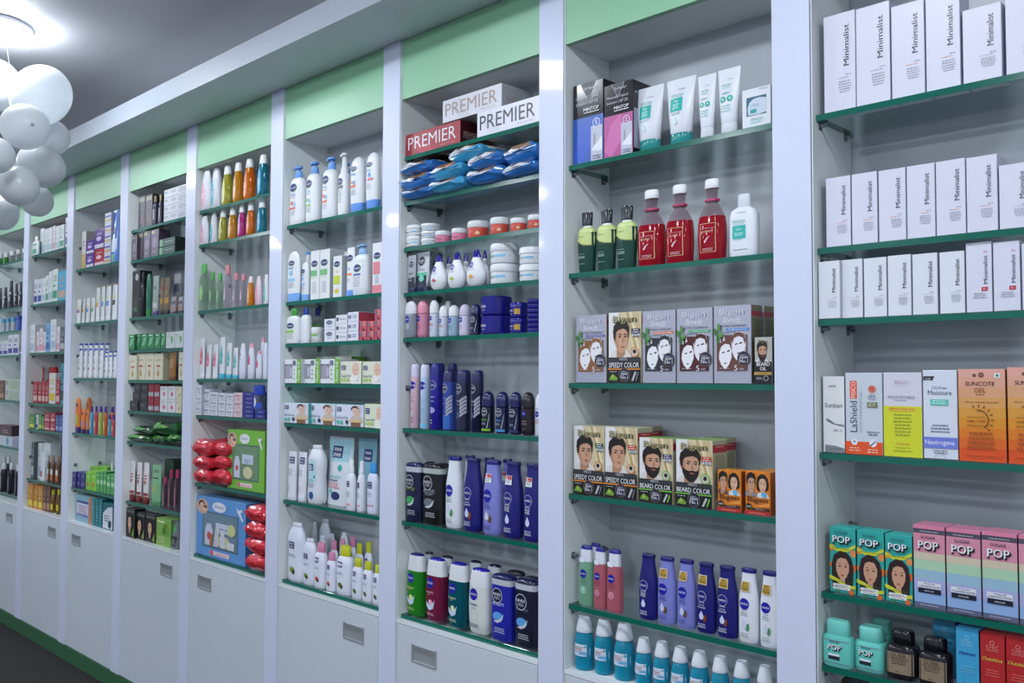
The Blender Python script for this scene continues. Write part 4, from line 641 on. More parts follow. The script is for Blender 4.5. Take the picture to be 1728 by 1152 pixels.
S('padg', 'baby_towel_carton', 'carton', 'cream and green carton, baby photo', 'box', ['#d4dcc4', '#7cb444', '#8cc04c'], BABY(.62, .0, 1.1, .92)[:0]+BABY(.55, .0, .98, .92)+MEE(.18, .7, .22, .9)+[('t', 'Powder Puff', .32, .34, .46, '#44485c', {'b': .01}), ('c', .12, .18, .05, '#a8cc5c'), ('c', .28, .18, .05, '#a8cc5c'), ('c', .44, .18, .05, '#a8cc5c')])
S('mtube', 'cream_tube', 'tube', 'white baby cream tube, navy square', 'tubew', ['#dadde4', '#d4d8e0'], MEE(.5, .82, .6, 4.4)+[('l', .4, .62, .5, 4, '#8c94ac', .035), ('o', .3, .25, .16, .3, '#d88ca0')])
S('mdet', 'detergent_bottle', 'bottle', 'large white detergent bottle', 'milk', ['#d8dce4', '#d6dae2'], [('r', .15, .36, .72, .76, '#b8d8e4')]+MEE(.4, .62, .34, 3)+[('c', .62, .46, .06, '#2cac9c'), ('l', .38, .4, .46, 2, '#2ca494', .025), ('l', .4, .34, .5, 3, '#7c84a0', .03), ('c', .46, .14, .14, '#1c4c8c'), ('l', .3, .16, .2, 2, '#7c84a0', .04)])
S('msach', 'refill_pouch', 'refill pouch', 'white and aqua refill pouch', 'sachet', ['g:#d4dae2', 'g:#a8d0dc'], [('r', .02, .64, .98, .97, '#9cccd8')]+MEE(.42, .78, .42, 2.4)+[('c', .6, .55, .08, '#2cac9c'), ('t', 'Detergent', .36, .36, .44, '#1c3c5c', {'b': .02}), ('l', .4, .42, .6, 2, '#4ca8a0', .025), ('l', .4, .31, .6, 3, '#c04c54', .03), ('e', .52, .14, .17, .06, '#1c2c6c'), ('c', .14, .14, .06, '#4cb8a4'), ('c', .32, .2, .06, '#4cb8a4')])
S('msach2', 'refill_pouch', 'refill pouch', 'aqua refill pouch in second row', 'sachet', ['g:#78a8b8', 'g:#78a8b8'], MEE(.6, .76, .42, 2.4))
S('mspray', 'spray_bottle', 'bottle', 'white spray bottle, navy square', 'spray', ['#d8dce4', '#dfe2e8'], MEE(.36, .52, .5, 4.4)+[('l', .4, .36, .5, 4, '#8c94ac', .03), ('c', .3, .12, .09, '#d8708c'), ('c', .6, .12, .09, '#d8708c')])
S('mblue', 'lotion_bottle', 'bottle', 'white lotion bottle, blue cap', 'slim', ['#d4d8ec', '#3c94d8'], MEE(.42, .56, .5, 3.8)+[('l', .4, .4, .5, 3, '#8c94ac', .03), ('c', .25, .16, .07, '#d8708c'), ('c', .5, .16, .07, '#d8708c'), ('c', .75, .16, .07, '#d8708c')])
MM = lambda fr: MEE(.4, .62, .36, 3)+[('l', .42, .45, .46, 2, '#7c84a0', .03), ('e', .46, .2, .14, .05, fr), ('c', .56, .17, .09, '#3c4c20'), ('l', .2, .24, .1, 4, '#c87c84', .04)]
S('mk_l', 'baby_wash_bottle', 'bottle', 'large curvy white bottle, avocado print', 'milk', ['#d8dcea', '#d6dae6'], MM('#7c9434'))
S('mk_m', 'baby_wash_bottle', 'bottle', 'white capped bottle, avocado print', 'milk', ['#d8dcea', '#d6dae6'], MM('#7c9434'))
S('mk_b', 'baby_wash_bottle', 'bottle', 'plain curvy white bottle', 'milk', ['#ced2dc', '#d6dae6'], [])
S('mk_p', 'baby_lotion_bottle', 'bottle', 'white bottle with pink cap', 'slim', ['#d8dcea', '#d888ac'], MM('#c03c34'))
S('mk_y', 'baby_oil_bottle', 'bottle', 'white bottle with lime-yellow cap', 'slim', ['#d8dcea', '#c4c82c'], MM('#5c6c2c'))
# --- middle bay
JJ = lambda c, w='#e8e4e8': [('p', [(.16, .12), (.12, .35), (.2, .55), (.38, .75), (.58, .55), (.66, .35), (.6, .14), (.4, .06)], c), ('l', .4, .4, .34, 3, w, .05), ('t', "Johnson's", .4, .46, .4, '#c0384c', {'sl': .2})]
S('jb_p', 'baby_lotion_bottle', 'bottle', 'white bottle with pink teardrop print', 'babyw', ['#dcdde4', '#dcdde4'], JJ('#e4a4bc'))
S('jb_t', 'baby_lotion_bottle', 'bottle', 'white bottle with teal teardrop print', 'babyw', ['#dcdde4', '#dcdde4'], JJ('#4cb8c4'))
S('jb_y', 'baby_shampoo_bottle', 'bottle', 'pale yellow see-through bottle', 'baby', ['l:#b8b440', '#e0e2e4'], JJ('#d0d48c'))
S('jb_a', 'baby_shampoo_bottle', 'bottle', 'amber see-through bottle', 'baby', ['l:#d89410', '#e0e2e4'], JJ('#e8b48c'))
S('jb_o', 'baby_shampoo_bottle', 'bottle', 'orange see-through bottle', 'baby', ['l:#e0780c', '#e0e2e4'], JJ('#e89474'))
S('jb_m', 'baby_shampoo_bottle', 'bottle', 'magenta see-through bottle', 'baby', ['l:#c82c8c', '#e0e2e4'], JJ('#dca0cc'))
S('jb_b', 'baby_bath_bottle', 'bottle', 'blue see-through bottle, white cap', 'baby', ['l:#14849c', '#dcdfe4'], JJ('#6cb4dc'))
S('jo_g', 'baby_oil_bottle', 'bottle', 'clear oil bottle, green cap', 'slim', ['c:#c8dccc', '#5cb45c'], [('e', .48, .38, .26, .17, '#8cc878'), ('l', .48, .4, .3, 2, '#dfe8dc', .05)])
S('jo_p', 'baby_oil_bottle', 'bottle', 'clear oil bottle, pink cap', 'slim', ['c:#dcd4dc', '#e08c98'], [('p', [(.3, .2), (.28, .4), (.46, .56), (.68, .4), (.64, .2)], '#dcbccc'), ('c', .45, .5, .07, '#c0384c'), ('l', .48, .4, .3, 2, '#7c6c94', .05)])
S('jo_o', 'baby_shampoo_bottle', 'bottle', 'small amber bottle, pale cap', 'baby', ['l:#e08c14', '#e0d4d4'], JJ('#e8b474'))
S('jo_w', 'baby_lotion_bottle', 'bottle', 'small pink-white bottle', 'babyw', ['#dcc8d0', '#dcc0c8'], JJ('#e4a0b4'))
S('jo_t', 'baby_lotion_bottle', 'bottle', 'small white bottle with teal print', 'babyw', ['#dcdde0', '#dcdde0'], JJ('#4cb8c4'))
S('jt_p', 'cream_tube', 'tube', 'white tube with pink teardrop', 'tubew', ['#dcdee4', '#d8dce2'], [('p', [(.2, .35), (.15, .55), (.45, .82), (.78, .55), (.72, .35)], '#dc6c84'), ('l', .46, .5, .4, 2, '#f0d0d8', .05)])
S('jt_t', 'cream_tube', 'tube', 'white tube with teal teardrop, aqua base', 'tubew', ['#dcdee4', '#3cb4d0'], [('p', [(.2, .35), (.15, .55), (.45, .82), (.78, .55), (.72, .35)], '#3cb0b4'), ('l', .46, .5, .4, 2, '#d0e8e8', .05)])
S('jp', 'powder_bottle', 'bottle', 'white powder bottle', 'babyw', ['#d6daea', '#dcdfe8'], [('t', "Johnson's", .42, .55, .5, '#3c54a0', {'sl': .2}), ('c', .42, .68, .08, '#c0384c')])
S('jpp', 'powder_bottle', 'bottle', 'white powder bottle with pink lid', 'babyw', ['#d8dae8', '#e094a8'], [('p', [(.25, .4), (.25, .55), (.45, .7), (.62, .55), (.6, .4)], '#d04c6c')])
S('jsoap', 'soap_carton', 'carton', 'small cream soap carton', 'box', ['#d2d6dc', '#a8acb8', '#ccd0d6'], [('t', "Johnson's", .5, .62, .7, '#3c4c94', {'sl': .2, 'b': .02}), ('l', .6, .3, .4, 2, '#7c84a8', .12)])
S('jsoapp', 'soap_carton', 'carton', 'small pinkish soap carton', 'box', ['#d8c0c8', '#a898a0', '#ccc0c6'], [('t', "Johnson's", .5, .62, .7, '#a04c64', {'sl': .2, 'b': .02}), ('l', .6, .3, .4, 2, '#a87c8c', .12)])
S('jnavy', 'soap_carton', 'carton', 'flat navy soap carton', 'box', ['#242c84', '#1c2060', '#2c3490'], [('t', "Johnson's", .55, .5, .5, '#a8b0d8', {'sl': .2, 'b': .02})])
S('jbuds', 'cotton_bud_jar', 'jar', 'clear cotton bud jar, blue lid', 'jar', ['c:#b8c4e0', 'g:#2040b0'], [('r', .05, .05, .95, .3, '#3454b8'), ('e', .3, .32, .26, .2, '#dfe3ee'), ('l', .3, .36, .3, 2, '#4c64b0', .08)])
S('rpouch', 'baby_wipe_packet', 'wipe packet', 'red baby wipe packet', 'pouch', ['g:#c8303c', 'g:#d03c48', 'g:#dc5c68'], [])
def GIFT(c, wc):
    return [('r', .14, .16, .86, .76, '#4c6470'), ('r', .16, .18, .84, .74, wc), ('e', .13, .83, .13, .13, '#c8a494'), ('e', .11, .87, .06, .06, '#3c2620'), ('e', .12, .85, .045, .045, '#dcae94'), ('e', .18, .8, .05, .045, '#e4bca4'), ('e', .19, .83, .045, .025, '#6c4c38'),
            ('e', .48, .86, .14, .085, '#dfe2e8'), ('t', "Johnson's", .48, .86, .2, '#3c5cb0', {'sl': .2, 'b': .02}), ('r', .3, .05, .7, .12, '#e0c8cc'), ('l', .5, .07, .34, 1, '#b04c64'), ('c', .34, .085, .03, '#c84c64'),
            ('p', [(.2, .2), (.2, .46), (.24, .56), (.32, .56), (.36, .46), (.36, .2)], '#c8ccdc'), ('c', .28, .36, .04, '#c04c5c'), ('r', .42, .44, .72, .6, '#c4ccdc'), ('l', .57, .5, .2, 2, '#6c7cb0', .04), ('e', .58, .3, .13, .1, '#c8c89c'), ('p', [(.82, .92), (.88, .8), (.94, .7), (.97, .72), (.9, .86)], '#dcdce4'), ('p', [(.84, .86), (.93, .9), (.95, .86), (.86, .82)], '#dcdce4')]
S('giftg', 'baby_gift_box', 'gift box', 'green baby gift box with window', 'box', ['#74b43c', '#5c942c', '#84c04c'], GIFT('', '#6c8c6c'))
S('giftb', 'baby_gift_box', 'gift box', 'sky blue baby gift box with window', 'box', ['#5c94d0', '#4474b0', '#6ca0d8'], GIFT('', '#6c8494')+[('p', [(.38, .2), (.42, .52), (.5, .52), (.48, .2)], '#c8c4cc'), ('p', [(.52, .2), (.52, .48), (.6, .5), (.62, .2)], '#ccd0d8'), ('p', [(.3, .2), (.3, .4), (.36, .4), (.36, .2)], '#a8683c'), ('e', .74, .52, .08, .1, '#c8cc94'), ('r', .66, .2, .8, .32, '#d0d4d8')])
# --- far bays, small in the photo
S('hd_k', 'hair_dye_carton', 'carton', 'dark hair dye carton', 'box', ['#26222e', '#1a1820', '#3c342c'], [('r', .1, .82, .9, .94, '#8c8470'), ('o', .5, .5, .28, .2, '#5c5464'), ('l', .5, .3, .6, 3, '#8c5c5c', .06)])
S('hd_v', 'hair_dye_carton', 'carton', 'grey-violet hair dye carton', 'box', ['#5c5468', '#3c3444', '#7c6c54'], [('r', .1, .84, .5, .95, '#a89c6c'), ('e', .5, .5, .3, .2, '#84788c'), ('l', .5, .2, .6, 2, '#b0a48c', .06)])
S('bt_s', 'hair_serum_bottle', 'bottle', 'dark serum bottle, gold cap', 'slim', ['g:#3c384c', 'g:#8c7c54'], [('r', .15, .2, .85, .55, '#8c8894')])
S('flat_w', 'hair_care_carton', 'carton', 'flat silver-white carton', 'box', ['#b0b4bc', '#8c9098', '#b8bcc4'], [('t', 'NEW', .12, .6, .16, '#44485c'), ('l', .45, .65, .24, 2, '#5c6070', .2), ('o', .72, .5, .05, .3, '#5c6070'), ('o', .83, .5, .05, .3, '#5c6070'), ('o', .94, .5, .04, .3, '#5c6070')])
S('flat_g', 'hair_oil_carton', 'carton', 'flat dark green carton', 'box', ['#2c4c40', '#14201c', '#3c5c4c'], [('r', 0, .1, .2, .9, '#6ca47c'), ('l', .6, .5, .5, 1, '#a8bcb0', .2)])
S('bk_box', 'hair_oil_carton', 'carton', 'tall black carton, white disc', 'box', ['#17151a', '#0e0d10', '#1c1a1e'], [('c', .6, .86, .2, '#a8acb0'), ('l', .5, .4, .5, 5, '#6c6468', .05), ('r', .2, .12, .7, .22, '#3c6c3c')])
S('bt_k', 'hair_oil_bottle', 'bottle', 'black oil bottle', 'slim', ['g:#1c1a22', 'g:#2a2a30'], [('c', .5, .4, .25, '#5c5458')])
S('bt_g', 'hair_oil_bottle', 'bottle', 'green oil bottle', 'upside', ['g:#2c6c54', 'g:#2c8c3c'], [('l', .5, .6, .4, 4, '#6ca48c', .06)])
S('tb_g', 'hair_cream_tube', 'tube', 'grey tube with purple base', 'tubew', ['#8c9c94', '#4c3c6c'], [('c', .5, .7, .15, '#3c4c44'), ('r', .1, .2, .9, .32, '#c8c4c8')])
S('tb_y', 'hair_cream_tube', 'tube', 'bronze and black tube', 'tubew', ['#6c5438', '#1c1a1c'], [('r', .1, .3, .9, .45, '#b88c2c'), ('r', .1, .7, .9, .74, '#8c2c24'), ('l', .5, .6, .5, 2, '#c8b890', .06)])
S('tb_s', 'hair_cream_tube', 'tube', 'silver tube with navy stripe', 'tubew', ['#8c8890', '#2c2c34'], [('r', .1, .55, .9, .75, '#2c3454'), ('r', .2, .2, .8, .35, '#b87c4c')])
S('bx_g', 'herbal_cream_carton', 'carton', 'small green herbal carton', 'box', ['#2c7c4c', '#1c5034', '#3c8c5c'], [('p', [(.1, .2), (.4, .7), (.9, .8), (.6, .3)], '#7cb88c'), ('r', .2, .84, .8, .92, '#c8dccc')])
S('bx_w9', 'herbal_cream_carton', 'carton', 'white carton with green figure nine', 'box', ['#cdd4d4', '#a0a8a4', '#c8d0d0'], [('t', '9', .7, .5, .26, '#4cac3c', {'b': .05}), ('l', .3, .8, .3, 2, '#8c9490', .1)])
S('bx_c', 'hair_oil_carton', 'carton', 'cream carton with oil drop print', 'box', ['#d4d0b8', '#b0ac94', '#dcd8c4'], [('r', .2, .72, .8, .78, '#b8ac94'), ('r', .3, .5, .7, .56, '#b83c34'), ('p', [(.5, .42), (.38, .22), (.5, .12), (.62, .22)], '#b08438')])
S('tb_o', 'face_pack_tube', 'tube', 'golden brown tube', 'tubew', ['#94642c', '#6c4418'], [('l', .5, .7, .5, 4, '#d8bc84', .08)])
S('bk_sm', 'hair_powder_carton', 'carton', 'small black carton', 'box', ['#2a282e', '#1a181c', '#34323a'], [('l', .5, .6, .6, 2, '#8c8c90', .15)])
S('rd_sm', 'hair_powder_carton', 'carton', 'dark red and silver carton', 'box', ['#8c1c28', '#5c1018', '#a02c38'], [('r', .05, .1, .95, .4, '#9ca4ac')])
S('pk_sm', 'cream_carton', 'carton', 'white carton with pink figure', 'box', ['#d4d4d4', '#b0acb0', '#d8d8d8'], [('e', .55, .4, .14, .16, '#d04c84'), ('l', .4, .82, .5, 2, '#8c9098', .1)])
S('yl_sm', 'cream_carton', 'carton', 'pale yellow cream carton', 'box', ['#d4ccb0', '#b0a894', '#d8d0b8'], [('p', [(.5, .3), (.8, .6), (.6, .2)], '#6c4c2c'), ('l', .4, .82, .5, 2, '#8c9098', .1)])
S('gpouch', 'henna_packet', 'packet', 'crumpled green henna packet', 'pouch', ['g:#2c5c34', 'g:#5c9c4c', 'g:#1c2420'], [])
S('tb_wr', 'face_wash_tube', 'tube', 'white tube, dark red base', 'tubew', ['#d8d4d4', '#6c1c1c'], [('r', .03, .125, .97, .26, '#8c2c24'), ('r', .03, .17, .97, .19, '#d8d4d4'), ('l', .5, .66, .6, 2, '#b83c3c', .07), ('p', [(.3, .52), (.5, .58), (.7, .52), (.5, .44)], '#a0502c')])
S('tb_gr', 'face_wash_tube', 'tube', 'pale green tube', 'tubew', ['#7cb084', '#4c8c5c'], [('t', 'aloe', .5, .86, .5, '#2c4c34'), ('r', .2, .66, .8, .69, '#1c3c2c'), ('p', [(.5, .56), (.34, .4), (.5, .28), (.66, .4)], '#a8b848')])
S('bx_dg', 'henna_carton', 'carton', 'dark green carton in second row', 'box', ['#2c4c38', '#1c3024', '#1c2820'], [('l', .5, .5, .5, 3, '#6c8c74', .1)])
S('bt_pk', 'rose_water_bottle', 'bottle', 'clear bottle with magenta cap', 'slim', ['c:#b89ca8', '#b42c64'], [('r', .15, .1, .6, .55, '#d880a8'), ('l', .4, .5, .3, 6, '#5c2c3c', .07)])
S('bx_lady', 'hair_dye_carton', 'carton', 'dark carton with long-haired woman', 'box', ['#1a1a1c', '#101012', '#2a2a2c'], [('r', .05, .86, .95, .95, '#5c5c54')]+LADY(.1, .08, .8, .85, '#0c0a0a', '#2c2420', False)+[('p', [(.7, .1), (.95, .4), (.95, .05)], '#7c9c3c')])
S('bx_gr', 'henna_carton', 'carton', 'leaf green carton with amla picture', 'box', ['#7ca84c', '#5c8434', '#8cb458'], [('c', .66, .66, .17, '#5c8c2c'), ('c', .8, .55, .14, '#6c9c34'), ('c', .55, .55, .12, '#4c7c24'), ('l', .4, .3, .5, 3, '#d0dcb8', .08), ('r', .1, .84, .6, .92, '#c8d8a0')])
S('bx_sv', 'face_pack_packet', 'packet', 'silver and dark standing packet', 'sachet', ['g:#6c7074', 'g:#6c7074'], [('r', .1, .1, .9, .45, '#2c2e34'), ('e', .5, .7, .24, .14, '#4c9c5c'), ('l', .5, .3, .5, 3, '#a8acb0', .06)])
S('pad_w', 'sanitary_pad_pack', 'pad pack', 'small white and yellow pack', 'box', ['#c8c4c0', '#a8a4a0', '#d0ccc8'], [('r', 0, 0, 1, .4, '#b8a458'), ('l', .5, .7, .6, 2, '#8c6c8c', .1)])
S('pad_p', 'sanitary_pad_pack', 'pad pack', 'purple pad pack', 'box', ['g:#5c3c94', 'g:#4c2c84', 'g:#c8c0d0'], [('r', .04, .04, .96, .24, '#c8c4d4'), ('e', .45, .52, .26, .12, '#b8a8d8'), ('l', .5, .78, .6, 2, '#d8d0e4', .07)])
S('pad_r', 'sanitary_pad_pack', 'pad pack', 'red pad pack', 'box', ['g:#b02438', 'g:#8c1c2c', 'g:#d8c0c4'], [('r', .04, .04, .96, .2, '#d4c4c8'), ('e', .45, .5, .26, .12, '#dcb8bc'), ('l', .5, .78, .6, 2, '#e0d0d4', .07)])
S('pad_m', 'sanitary_pad_pack', 'pad pack', 'white pack with coloured band', 'box', ['#c4c8d8', '#8c90a8', '#d0d0d8'], [('r', .05, .15, .95, .4, '#b89c3c'), ('r', .05, .55, .95, .75, '#3c3c8c')])
S('pad_b', 'wet_wipe_packet', 'wipe packet', 'blue and green standing wipe packet', 'sachet', ['g:#5c84cc', 'g:#5c84cc'], [('e', .4, .6, .28, .08, '#1c2c74'), ('r', .05, .02, .95, .16, '#5cac6c'), ('r', .08, .2, .92, .45, '#c8d4e4'), ('l', .4, .6, .4, 1, 'white')])
for k, c, ds in (('wt_p', '#984c84', 'violet'), ('wt_o', '#c8903c', 'amber'), ('wt_b', '#4c84c8', 'blue'), ('wt_g', '#4c9c54', 'green'), ('wt_k', '#2c3c34', 'black')):
    S(k, 'conditioner_tube', 'tube', 'white tube with %s square' % ds, 'tubew', ['#d6dadc', '#d8dcdc'], [('r', .2, .42, .75, .56, c), ('p', [(.3, .6), (.5, .74), (.7, .6)], '#c8c45c'), ('l', .5, .8, .5, 1, '#8c9094'), ('r', .03, .97, .97, .995, '#b09458')])
for k, c, ds in (('hs_r', '#84243c', 'maroon'), ('hs_k', '#6c4c44', 'brown'), ('hs_o', '#c05c2c', 'orange'), ('hs_g', '#5cac6c', 'green')):
    S(k, 'shampoo_bottle', 'bottle', 'white shampoo, blue top, %s print' % ds, 'lotion', ['#dcdfe4', 'g:#2c44a8'], [('p', [(.05, .74), (.5, .86), (.9, .84), (.9, .8), (.5, .78), (.1, .62)], '#2c50b8'), ('c', .4, .66, .12, '#2c50b8'), ('l', .42, .52, .5, 3, '#4c5464', .05), ('c', .42, .27, .17, c), ('l', .42, .12, .3, 1, '#5c6474')])
S('sun_o', 'sunscreen_tube', 'tube', 'orange sunscreen tube, purple base', 'upside', ['#d8742c', '#3c2468'], [('r', .25, .74, .7, .84, '#4c2c74'), ('e', .5, .38, .3, .16, '#a0b83c')])
S('sun_l', 'sunscreen_tube', 'tube', 'small orange and lilac tube', 'upside', ['#d8742c', '#3c2468'], [('r', .25, .74, .7, .84, '#4c2c74'), ('e', .5, .38, .3, .16, '#9c8cc8')])
for k, c, ds in (('hw_b', '#4c94b8', 'blue'), ('hw_r', '#b84454', 'red'), ('hw_y', '#98a83c', 'lime'), ('hw_o', '#b85c2c', 'rust')):
    S(k, 'hand_wash_bottle', 'bottle', '%s bottle with violet cap' % ds, 'slim', ['g:'+c, '#4c2c8c'], [('e', .5, .36, .3, .14, '#c8c48c'), ('l', .5, .2, .5, 3, '#e0dcd0', .06)])
S('pu_sm', 'razor_carton', 'carton', 'small indigo carton', 'box', ['#2c2874', '#1c1850', '#342c80'], [('l', .5, .6, .6, 2, '#a8a8d0', .2)])
S('gn_lg', 'wax_strip_carton', 'carton', 'lime green carton', 'box', ['#7cc434', '#5c9428', '#8ccc44'], [('l', .5, .7, .6, 1, '#e0ecd0', .1), ('c', .4, .3, .2, '#b8703c')])
S('gn_sm', 'wax_strip_carton', 'carton', 'narrow green carton', 'box', ['#4c9c54', '#2c6c34', '#5ca45c'], [('r', .1, .4, .9, .6, '#a8d4a8'), ('l', .5, .8, .6, 1, '#d8e8d8', .1)])
S('wh_bt', 'spray_bottle', 'bottle', 'white spray bottle in second row', 'spray', ['#ccd0d4', '#ccd0d4'], [])
S('chart', 'test_kit_carton', 'carton', 'pale blue carton with printed table', 'box', ['#7ca8b8', '#bcc4c8', '#8cb0bc'], [('r', .1, .3, .8, .78, '#c4cce0'), ('r', .1, .72, .8, .8, '#3c3c84'), ('r', .1, .24, .8, .3, '#5c64b0'), ('r', .84, 0, 1, 1, '#b87444'), ('l', .45, .6, .6, 5, '#b06c74', .07)])
S('teal_b', 'test_kit_carton', 'carton', 'thin teal carton', 'box', ['#1c747c', '#145058', '#24848c'], [('l', .5, .7, .6, 6, '#7cb8b8', .1)])
S('wk_b', 'test_kit_carton', 'carton', 'teal and white carton, black print', 'box', ['#1c5c64', '#14444c', '#24848c'], [('p', [(.02, .04), (.02, .6), (.5, .86), (.98, .92), (.98, .04)], '#ccd0dc'), ('l', .4, .5, .5, 3, '#2c303c', .09), ('e', .72, .22, .16, .16, '#1c3c44')])
for k, c, c2, ds in (('ms_w', '#ccd0d2', '#9cb4c4', 'white medicine carton'), ('ms_g', '#ccd2d0', '#2c946c', 'white carton with green corner'), ('ms_p', '#d0ccd0', '#c88c9c', 'white and pink medicine carton'), ('ms_b', '#6ca0c8', '#2c5c9c', 'light blue medicine carton'), ('ms_k', '#4c5458', '#a8b0b4', 'dark grey medicine carton'), ('ms_r', '#982430', '#c8a8a0', 'red medicine carton'), ('ms_y', '#c8c4c4', '#c8b41c', 'white and yellow medicine carton'), ('ms_t', '#2c8c9c', '#14444c', 'deep teal medicine carton'), ('ms_c', '#48a0c4', '#b89c84', 'aqua carton with brown picture'), ('ms_u', '#3c4c8c', '#8c9cd0', 'blue medicine carton'), ('ms_e', '#3c7c4c', '#c8c83c', 'green medicine carton'), ('ms_n', '#c4c8cc', '#2c3c8c', 'white carton with navy foot'), ('ms_z', '#5c3a2c', '#a88464', 'brown medicine carton'), ('ms_q', '#b87c34', '#d8c83c', 'ochre and yellow carton')):
    S(k, 'medicine_carton', 'carton', ds, 'box', [c, c, c], [('r', .08, .1, .9, .34, c2), ('l', .5, .78, .7, 3, c2, .07), ('r', .15, .46, .6, .52, c2)])
S('bt_gw', 'antiseptic_bottle', 'bottle', 'white and green antiseptic bottle', 'flask', ['#ccd2d2', '#d8dcdc'], [('r', .2, .08, .8, .32, '#2c9c74'), ('r', .3, .5, .8, .6, '#2c9c74')])
S('rbag', 'nutrition_jar', 'jar', 'glossy red nutrition jar', 'squat', ['g:#98141c', 'g:#a81c24'], [('e', .4, .3, .2, .14, '#c84c4c')])
S('tb_w', 'gel_tube', 'tube', 'white and red gel tube', 'tubew', ['#ccd0d4', '#ccd0d4'], [('r', .1, .15, .6, .35, '#a03c34')])
S('bt_br', 'syrup_bottle', 'bottle', 'brown syrup bottle', 'flask', ['g:#5c3c28', '#8c6c54'], [('r', .1, .1, .9, .5, '#b86c3c'), ('r', .1, .3, .9, .5, '#c8d0c8')])
S('bt_ye', 'honey_bottle', 'bottle', 'amber bottle, yellow label', 'slim', ['g:#6c4c1c', '#b8b42c'], [('r', .05, .15, .95, .4, '#c8c024')])
S('bt_cg', 'gel_bottle', 'jar', 'clear green gel jar, white lid', 'jar', ['l:#2c8c2c', '#d0d4d4'], [])
S('bt_cc', 'gel_bottle', 'jar', 'clear gel jar, white lid', 'jar', ['c:#b0bab8', '#d0d4d4'], [('l', .5, .3, .4, 2, '#6c7474', .08)])
S('tb_k', 'shaving_cream_tube', 'tube', 'black and silver tube', 'tubew', ['g:#24242c', '#1c1c20'], [('r', .2, .5, .8, .58, '#a8acb4'), ('r', .3, .25, .6, .42, '#c8ccd0')])
S('tp_b', 'toothpaste_carton', 'jar', 'blue-capped jar, red label', 'tin', ['#a8b4c0', '#4c94c0'], [('r', .2, .2, .6, .6, '#a82c3c')])
S('tp_n', 'cream_tin', 'jar', 'royal blue capped jar', 'tin', ['#3c5cb4', '#2440a0'], [])
S('lw_b', 'medicine_carton', 'carton', 'long pale grey-green carton', 'box', ['#b0bab4', '#c8ccd0', '#ccd0d4'], [('r', .3, .1, .95, .9, '#98a898'), ('t', 'NS', .14, .7, .16, '#3c4044'), ('e', .5, .28, .14, .16, '#9cb07c')])
S('bl_bt', 'conditioner_bottle', 'bottle', 'black bottle with white cap', 'slim', ['g:#17181c', '#ccd2d4'], [('r', .2, .12, .6, .55, '#a0a6aa')])
S('wl_b', 'medicine_carton', 'carton', 'wide white carton, blue ring', 'box', ['#b8c0c8', '#a0a8b0', '#c0c8d0'], [('e', .45, .5, .06, .4, '#3c94b8'), ('r', .7, 0, 1, 1, '#8c90a4')])
S('dk_b', 'medicine_carton', 'carton', 'dark maroon carton on top', 'box', ['#4c2c34', '#34202c', '#5c3c44'], [('l', .5, .5, .6, 2, '#a89c9c', .2)])

# ------------------------------------------------------------------ the shelving
BX = lambda i: -.6*(8-i)+.0804             # inner left face of a bay
BW_ = .5196
SH = {0: [1.897, 1.649, 1.526, 1.396, 1.157, .912, .661], 1: [1.897, 1.647, 1.402, 1.151, 1.020, .772, .630], 2: [1.777, 1.527, 1.277, 1.027, .779, .630],
      3: [1.892, 1.764, 1.527, 1.393, 1.269, 1.144, 1.019, .774, .630], 4: [1.897, 1.770, 1.526, 1.276, 1.143, .897, .640], 5: [1.772, 1.524, 1.390, 1.263, 1.137, .892, .640],
      6: [1.895, 1.769, 1.641, 1.516, 1.391, 1.144, .892, .640], 7: [1.772, 1.522, 1.271, 1.020, .772, .630], 8: [1.768, 1.521, 1.390, 1.148, .899, .769, .640]}
NOGLASS = {1, 2, 3, 7}                     # here the lowest row stands straight on the laminate deck
LEV = [1.896, 1.771, 1.646, 1.522, 1.396, 1.271, 1.146, 1.021, .896, .771]
HOLD = {8: 'white serum and cream cartons', 7: 'hair dye cartons and crimson mouthwash', 6: 'blue wipe packets and navy bottles', 5: 'white baby lotions and pads', 4: 'amber baby shampoos and gift boxes',
        3: 'herbal tubes and dark dye cartons', 2: 'blue-topped shampoos and orange tubes', 1: 'red packs and medicine cartons', 0: 'black bottles and long cartons'}
HANDLE = {0: 'r', 1: 'r', 2: 'l', 3: 'r', 4: 'l', 5: 'r', 6: 'l', 7: 'r', 8: 'l'}
pin_me = None
def pin(parent, x, y, z, side):
    """small metal stud in the side panel"""
    global pin_me
    if pin_me is None:
        bm = bmesh.new(); cyl(bm, (0, 0, 0), (1, 0, 0), .0042, .012); cyl(bm, (.012, 0, 0), (1, 0, 0), .0028, .003); box(bm, 0, .0015, -.006, .006, -.008, .006)
        bmesh.ops.recalc_face_normals(bm, faces=bm.faces)
        pin_me = bpy.data.meshes.new('shelf_pin'); bm.to_mesh(pin_me); bm.free(); pin_me.materials.append(MAT_STEEL)
    o = bpy.data.objects.new('shelf_pin', pin_me); COL.objects.link(o); o.parent = parent; o.location = (x, y, z)
    if side < 0: o.rotation_euler.z = math.pi
    return o
